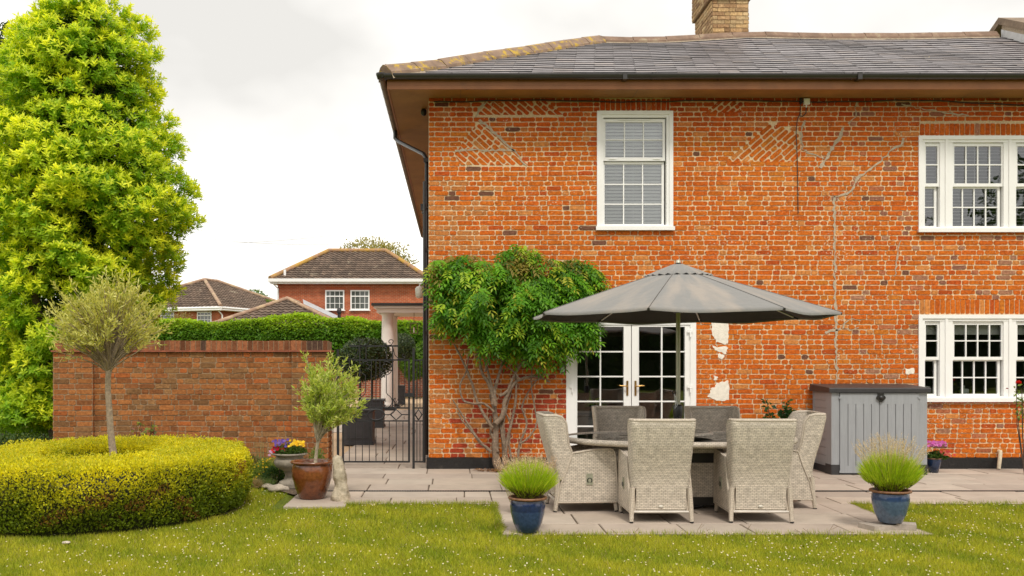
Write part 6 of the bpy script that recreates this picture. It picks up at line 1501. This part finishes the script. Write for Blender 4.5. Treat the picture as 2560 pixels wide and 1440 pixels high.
# plant behind the table, and roses at the right edge
def shrublet(name, label, cat, c, w, h, n, cols, L, W, flower=None):
    t = thing(name, label, cat, (c[0], c[1], 0)); m = MB(); lv = Leaves(); B = []; D = []
    for i in range(7):
        e = Vector((c[0]+random.uniform(-w, w), c[1]+random.uniform(-w, w)*.4, c[2]+h*random.uniform(.5, 1))); p = Vector((c[0], c[1], 0)); mid = p.lerp(e, .5)+Vector((random.uniform(-.05, .05), 0, .05)); m.tube([p, mid, e], [.010, .006, .003], 5)
        for k in range(n//7): t_ = random.uniform(.55, 1); q = mid.lerp(e, (t_-.5)*2); B.append(q+Vector([random.gauss(0, .03) for _ in range(3)])); D.append([random.gauss(0, 1), random.gauss(0, 1)-.4, random.gauss(0, .7)])
    n_ = len(B); lv.add(np.array(B), np.array(D), rng.normal(size=(n_, 3))*.4+[0, -.4, 1], L, W, colmix(n_, cols), .15, .1); part(m, 'stems', M_bark_d, t); lv.build('leaves', M_leaf, t, t.location)
    if flower:
        for (fx, fy, fz, fr_, fc) in flower:
            fl = Leaves()
            for ring_, rr in ((5, 1), (5, .7), (4, .45)):
                a = np.linspace(0, 2*PI, ring_+1)[:-1]+rng.uniform(0, 1); D_ = np.stack([np.cos(a)*rr, np.sin(a)*rr-.3, np.ones(ring_)*(1.2-rr)], 1); fl.add(np.tile([[fx, fy, fz]], (ring_, 1)), D_, np.tile([[0, 0, 1.]], (ring_, 1)), fr_, fr_*.9, np.tile(np.array(fc), (ring_, 1)), -.2)
            fl.build('flower', M_petal, t, t.location)
        pass
shrublet('rose_bush', 'dark green leafy shoots at the foot of the wall behind the right chairs', 'shrub', (X(1945, 13.6), 13.6, .62), .26, .42, 170, [(.02, .07, .02), (.035, .10, .025)], .09, .06)
shrublet('rose_bush', 'rose bush with a red bloom at the right edge in front of the lower window', 'shrub', (X(2562, 13.3), 13.3, .95), .16, .35, 120, [(.12, .2, .03), (.2, .28, .05)], .06, .035, [(X(2546, 13.2), 13.2, Z(958, 13.2), .05, (.6, .02, .015)), (X(2518, 13.2), 13.2, Z(972, 13.2), .02, (.4, .03, .03))])
# bed planting
def tuft(name, label, cat, c, n, h, w, cols, lean=.5, bw_=.005):
    B = np.array(c)+np.stack([rng.normal(size=n)*w, rng.normal(size=n)*w*.6, np.zeros(n)], 1); D = unit(rng.normal(size=(n, 3))*[lean, lean, 0]+[0, 0, 1]); lv = Leaves(); lv.blades(B, D, h*rng.uniform(.5, 1, n), bw_, colmix(n, cols)); o = lv.build(name, M_grass, None, c); o.location = c; tag(o, label, cat)
tuft('ornamental_grass', 'bronze feathery grass in front of the left pier of the garden wall', 'grass clump', (X(165, 13.3), 13.3, 0), 900, .62, .16, [(.30, .20, .05), (.22, .17, .05), (.2, .22, .06)], .35)
tuft('ornamental_grass', 'thin pale green grass against the garden wall above the flower bed', 'grass clump', (X(652, 13.3), 13.3, 0), 60, .62, .05, [(.28, .30, .14), (.22, .28, .12)], .14, .008)
tuft('ornamental_grass', 'small buff tuft of dry grass at the front of the flower bed', 'grass clump', (X(640, 12.1), 12.0, 0), 700, .15, .05, [(.45, .32, .18), (.35, .26, .15)], .8)
tuft('ornamental_grass', 'small green fescue tuft between the buff tuft and the urn', 'grass clump', (X(668, 12.1), 12.05, 0), 500, .16, .05, [(.12, .2, .05), (.18, .24, .08)], .8)
def bedplant(name, label, cat, c, r, n, cols, fl=None, nf=0):
    t = thing(name, label, cat, (c[0], c[1], 0)); d = rdir(n); d[:, 2] = abs(d[:, 2]); B = np.array([c[0], c[1], 0])+d*np.array(r)*rng.uniform(.4, 1, (n, 1))**.5; lv = Leaves(); lv.add(B, d+rdir(n)*.7+[0, 0, .4], rdir(n), .035, .014, colmix(n, cols), .2); lv.build('leaves', M_leaf, t, t.location)
    if fl:
        f_ = Leaves()
        for i in range(nf):
            d = unit(rng.normal(size=3)+[0, -.8, .5]); d[2] = abs(d[2]); q = np.array([c[0], c[1], 0])+d*np.array(r)*1.04; a = np.linspace(0, 2*PI, 6)[:-1]; D_ = np.stack([np.cos(a), -.3+0*a, np.sin(a)], 1)
            f_.add(np.tile(q, (5, 1)), D_, np.tile([[0, -1., .3]], (5, 1)), .013, .012, np.tile(np.array(fl), (5, 1)), .1)
        f_.build('flowers', M_petal, t, t.location)
bedplant('bedding_plant', 'low plant dotted with small yellow flowers beside the box hedge', 'plant', (X(672, 12.5), 12.55), (.26, .2, .30), 2200, [(.12, .2, .03), (.22, .3, .05), (.3, .34, .08)], (.75, .5, .03), 60)
bedplant('bedding_plant', 'dark green feathery mound behind the urn foot', 'plant', (X(690, 12.4), 12.25), (.16, .14, .22), 1200, [(.03, .07, .02), (.06, .12, .03)])
bedplant('bedding_plant', 'light green plant between the urn and the right pier', 'plant', (X(792, 12.9), 12.9), (.14, .14, .42), 1000, [(.14, .22, .05), (.2, .3, .07)])
bedplant('bedding_plant', 'bushy green plant in the bed behind the box hedge', 'plant', (X(625, 13.2), 13.1), (.3, .2, .28), 1600, [(.14, .16, .05), (.22, .22, .08)])
shrublet('young_climber', 'small reddish climber on the garden wall behind the olive trunk', 'climber', (X(368, 13.8), 13.8, .30), .16, .50, 70, [(.16, .22, .04), (.25, .10, .07), (.3, .32, .06)], .07, .05)
t = thing('red_grass', 'thin dark red spiky leaves standing behind the urn', 'plant', (X(700, 12.2), 12.2, .0)); lv = Leaves(); n = 30; lv.blades(np.tile([[X(700, 12.2), 12.15, .36]], (n, 1)), unit(rng.normal(size=(n, 3))*[.25, .2, 0]+[0, 0, 1]), rng.uniform(.12, .26, n), .012, colmix(n, [(.18, .03, .03)])); lv.build('blades', M_grass, t, t.location)
m = MB(); m.tube([(X(700, 12.2), 12.2, 0), (X(700, 12.2), 12.15, .37)], .006, 5); part(m, 'stem', M_bark_d, t)
# ---- lawn blades and daisies
def on_lawn(x, y):
    k = np.ones(len(x), bool); j = fnoise(np.stack([x, y, 0*x], 1), 7, 3)*.03+rng.uniform(-.02, .03, len(x))
    k &= ~((x > -1.80+j) & (y > TY0+.0+j)); k &= ~((x > PFX0+j) & (x < PFX1-j-.14*np.clip((TY0-y), 0, 0)) & (y > PFY+j)); k &= ~((x > -2.0) & (x < -1.2) & (y > 10.38+j))
    q = ((x-HRC[0])/HRX)**2+((y-HRC[1])/HRY)**2; k &= ~(q < .96)
    k &= (y < 12.25+.25*np.sin(x*1.3)+j) | (x > -1.9); k &= ~((x > -2.35) & (x < -1.8) & (y > 11.55+j)); k &= ~((x > -2.7) & (x < -2.2) & (y > 12.0+j))
    return k
lv = Leaves(); n = 430000; y = 6.6+(12.6-6.6)*rng.uniform(0, 1, n)**1.35; x = rng.uniform(-.56, .66, n)*(y+.3); k = on_lawn(x, y); x, y = x[k], y[k]; n = len(x)
pn = np.stack([x, y, 0*x], 1); f1 = fnoise(pn, 1.6, 21)*.7+fnoise(pn, 3.7, 25)*.5; f2 = fnoise(pn, 7, 22); B = np.stack([x, y, -.03+0*x], 1); hgt = (.040+.012*f2+.008*f1)*rng.uniform(.6, 1.25, n)
w_ = np.clip(.5+f1*.55+f2*.3+rng.normal(size=n)*.25, 0, 1)[:, None]; C = np.array([.21, .28, .015])*(1-w_)+np.array([.51, .49, .04])*w_; dry = rng.uniform(0, 1, n) < .05; C[dry] = [.42, .34, .14]; C = np.clip(C*(1+rng.normal(size=(n, 1))*.15), .005, 1)
lv.blades(B, unit(rng.normal(size=(n, 3))*[.55, .55, 0]+[0, 0, 1]), hgt+.010, .0065, C)
# longer blades hanging over the edge of the slabs
n = 9000; s_ = rng.uniform(0, 1, n); q = rng.integers(0, 5, n); ex = np.select([q == 0, q == 1, q == 2, q == 3, q == 4], [PFX0+(PFX1-PFX0)*s_, -1.2+(PFX0+1.2)*s_, PFX1+3*s_, PFX0+0*s_, PFX1+0*s_]); ey = np.select([q == 0, q == 1, q == 2, q == 3, q == 4], [PFY+0*s_, TY0+0*s_, TY0+0*s_, PFY+(TY0-PFY)*s_, PFY+(TY0-PFY)*s_])
j_ = fnoise(np.stack([ex, ey, 0*ex], 1), 5, 77)*.03; off_ = np.abs(rng.normal(size=n))*.02-.012-j_; vert = q >= 3; ex = ex+np.where(q == 3, -off_, np.where(q == 4, off_, 0)); ey = ey-np.where(vert, 0, off_); dd = np.stack([np.where(q == 3, .5, np.where(q == 4, -.5, 0)), np.where(vert, 0, .5), np.ones(n)], 1)
lv.blades(np.stack([ex, ey, 0*ex-.03], 1), unit(dd+rng.normal(size=(n, 3))*.35), rng.uniform(.05, .09, n), .006, np.clip(colmix(n, [(.21, .28, .02), (.38, .40, .03), (.42, .34, .14)], [.5, .4, .1]), .01, 1))
tag(lv.build('grass', M_grass), 'short mown yellow green lawn grass', 'grass', None, 'stuff')
# daisies
n = 2600; y = 6.9+(12.0-6.9)*rng.uniform(0, 1, n)**1.2; x = rng.uniform(-.5, .62, n)*y; k = on_lawn(x, y); x, y = x[k], y[k]; dn = fnoise(np.stack([x, y, 0*x], 1), 1.3, 31)+.25*(x > .3)+.45*(x > 4.4)-.25*(y < 7.5)+rng.uniform(-.5, .5, len(x)); k = dn > .05; x, y = x[k], y[k]; n = len(x)
lv = Leaves(); c = np.stack([x, y, .016+rng.uniform(-.01, .01, n)], 1); nr_ = unit(rng.normal(size=(n, 3))*.25+[0, -.5, 1]); e1 = unit(np.cross(nr_, [1., 0, 0])); e2 = np.cross(nr_, e1)
for i in range(7): a = i*2*PI/7; lv.add(c, e1*math.cos(a)+e2*math.sin(a), nr_, .0065*rng.uniform(.7, 1.3, n), .006, np.tile([[.85, .82, .78]], (n, 1)), .0)
for i in range(3): a = i*2*PI/3; lv.add(c+nr_*.002, e1*math.cos(a)+e2*math.sin(a), nr_, .0035, .004, np.tile([[.75, .5, .05]], (n, 1)), .0)
lv.blades(c*[1, 1, 0]+[0, 0, -.03], np.tile([[0, 0, 1.]], (n, 1)), .045, .002, np.tile([[.1, .2, .03]], (n, 1)))
tag(lv.build('daisies', M_petal), 'scattered white daisies in the lawn', 'daisies', None, 'stuff')
# small dead twigs at the front edge of the paving
m = MB()
for px_ in (1375, 1395, 1430, 1545, 1585, 1740, 1765, 1860, 2010, 2030, 2070):
    p = Vector((X(px_, 8.74), 8.74, -.02)); e = p+Vector((random.uniform(-.08, .08), .02, random.uniform(.05, .12))); m.tube([p, p.lerp(e, .5)+Vector((random.uniform(-.02, .02), 0, 0)), e], .0018, 4); m.tube([p.lerp(e, .6), e+Vector((random.uniform(-.05, .05), 0, -.01))], .0014, 4)
tag(m.build('dead_stalks', mat('dry_stalk', (.22, .15, .09), .9)), 'thin dry flower stalks along the front edge of the paving', 'stalks', None, 'stuff')
# ---- what the windows mirror: the hedge and trees on the other side of the garden
def bighedge(name, label, x0, x1, y, h, th_, n, cols, L):
    t = thing(name, label, 'hedge', ((x0+x1)/2, y, 0)); lv = Leaves(); x = rng.uniform(x0, x1, n); k = rng.uniform(0, 1, n); f_ = rng.uniform(0, 1, n) < .75; tp = h+.5*np.sin(x*.5)+.25*np.sin(x*1.7); z = np.where(f_, k*tp, tp); yy_ = np.where(f_, y, y-k*th_)
    Pn = np.stack([x, yy_, z], 1); Pn[:, 1] += np.where(f_, fnoise(Pn, 1.2, 3)*.35, 0); lv.add(Pn, rdir(n)+[0, .5, .3], rdir(n)*.5+[0, .5, .7], L, L*.6, colmix(n, cols), .15)
    V = [(x0, y-.3, 0), (x1, y-.3, 0), (x1, y-.3, h-.5), (x0, y-.3, h-.5), (x1, y-th_, h-.5), (x0, y-th_, h-.5)]; lv.core(np.array(V, float), np.array([(0, 1, 2), (0, 2, 3), (3, 2, 4), (3, 4, 5)]), (.02, .03, .01)); lv.build('foliage', M_leaf, t, t.location)
    m = MB(); 
    for i in range(6): xx = x0+(x1-x0)*(i+.5)/6; m.tube([(xx, y-1, -.05), (xx, y-1, h-1)], .08, 6)
    part(m, 'stems', M_bark_d, t)
bighedge('tall_hedge', 'tall dark hedge across the far side of the garden, behind the viewer', -24, 34, -22, 5.0, 2.5, 16000, [(.03, .06, .015), (.05, .09, .02)], .3)
for x_, y_, z_, r_, lab in ((24, -27, 6.0, (4.0, 3, 4.6), 'round tree behind the viewer over the tall hedge, right of the house'), (13.5, -27, 4.5, (2.2, 2, 3.2), 'smaller tree behind the viewer over the tall hedge'), (34, -24, 7, (5, 4, 6.5), 'tall tree behind the viewer at the right end of the tall hedge')):
    bush('garden_tree', lab, 'tree', (x_, y_, z_), r_, 5000, [(.03, .06, .015), (.05, .10, .02)], .45, .25)
# ================================================================= SKY, SUN, CAMERA
world = bpy.data.worlds.new('World'); scene.world = world; world.use_nodes = True; nt = world.node_tree; nt.nodes.clear()
S = Vector((.22, -1, 1.5)).normalized()
sky = nt.nodes.new('ShaderNodeTexSky'); sky.sky_type = 'NISHITA'; sky.sun_disc = False; sky.sun_elevation = math.asin(S.z); sky.sun_rotation = math.atan2(S.x, S.y); sky.air_density = 1.0; sky.dust_density = 3
tc = nt.nodes.new('ShaderNodeTexCoord'); mp = nt.nodes.new('ShaderNodeMapping'); mp.inputs['Scale'].default_value = (1, 1, 1.6); mp.inputs['Location'].default_value = (2.5, .9, .6); nt.links.new(tc.outputs['Generated'], mp.inputs[0])
nz = nt.nodes.new('ShaderNodeTexNoise'); nz.inputs['Scale'].default_value = 2.1; nz.inputs['Detail'].default_value = 5; nz.inputs['Roughness'].default_value = .45; nt.links.new(mp.outputs[0], nz.inputs['Vector']); 
mr = nt.nodes.new('ShaderNodeMapRange'); mr.inputs['From Min'].default_value = .40; mr.inputs['From Max'].default_value = .66; nt.links.new(nz.outputs[0], mr.inputs[0])
cm_ = nt.nodes.new('ShaderNodeMix'); cm_.data_type = 'RGBA'; cm_.inputs[6].default_value = (5.4, 5.25, 4.95, 1); cm_.inputs[7].default_value = (10.5, 10.2, 9.7, 1); nt.links.new(mr.outputs[0], cm_.inputs[0])
mx = nt.nodes.new('ShaderNodeMix'); mx.data_type = 'RGBA'; mx.inputs[0].default_value = .96; nt.links.new(sky.outputs[0], mx.inputs[6]); nt.links.new(cm_.outputs[2], mx.inputs[7])
bg = nt.nodes.new('ShaderNodeBackground'); bg.inputs['Strength'].default_value = .10; nt.links.new(mx.outputs[2], bg.inputs[0]); wo = nt.nodes.new('ShaderNodeOutputWorld'); nt.links.new(bg.outputs[0], wo.inputs[0])
sl = bpy.data.lights.new('sun', 'SUN'); sl.energy = 1.5; sl.angle = math.radians(11); sl.color = (1, .95, .86); so = bpy.data.objects.new('sun', sl); so.rotation_euler = (-S).to_track_quat('-Z', 'Y').to_euler(); link(so); so.location = (0, -5, 12)
cam = bpy.data.cameras.new('camera'); co = bpy.data.objects.new('camera', cam); link(co); scene.camera = co
co.location = (0, 0, EYE); co.rotation_euler = (PI/2, 0, 0); cam.sensor_width = 36; cam.lens = 36*F/2560; cam.shift_x = (1280-CX)/2560; cam.shift_y = (CY-720)/2560; cam.clip_end = 2000; cam.clip_start = .1
vs_ = scene.view_settings; vs_.view_transform = 'Standard'; vs_.look = 'None'; vs_.gamma = 1; vs_.use_curve_mapping = False; vs_.exposure = EXPO
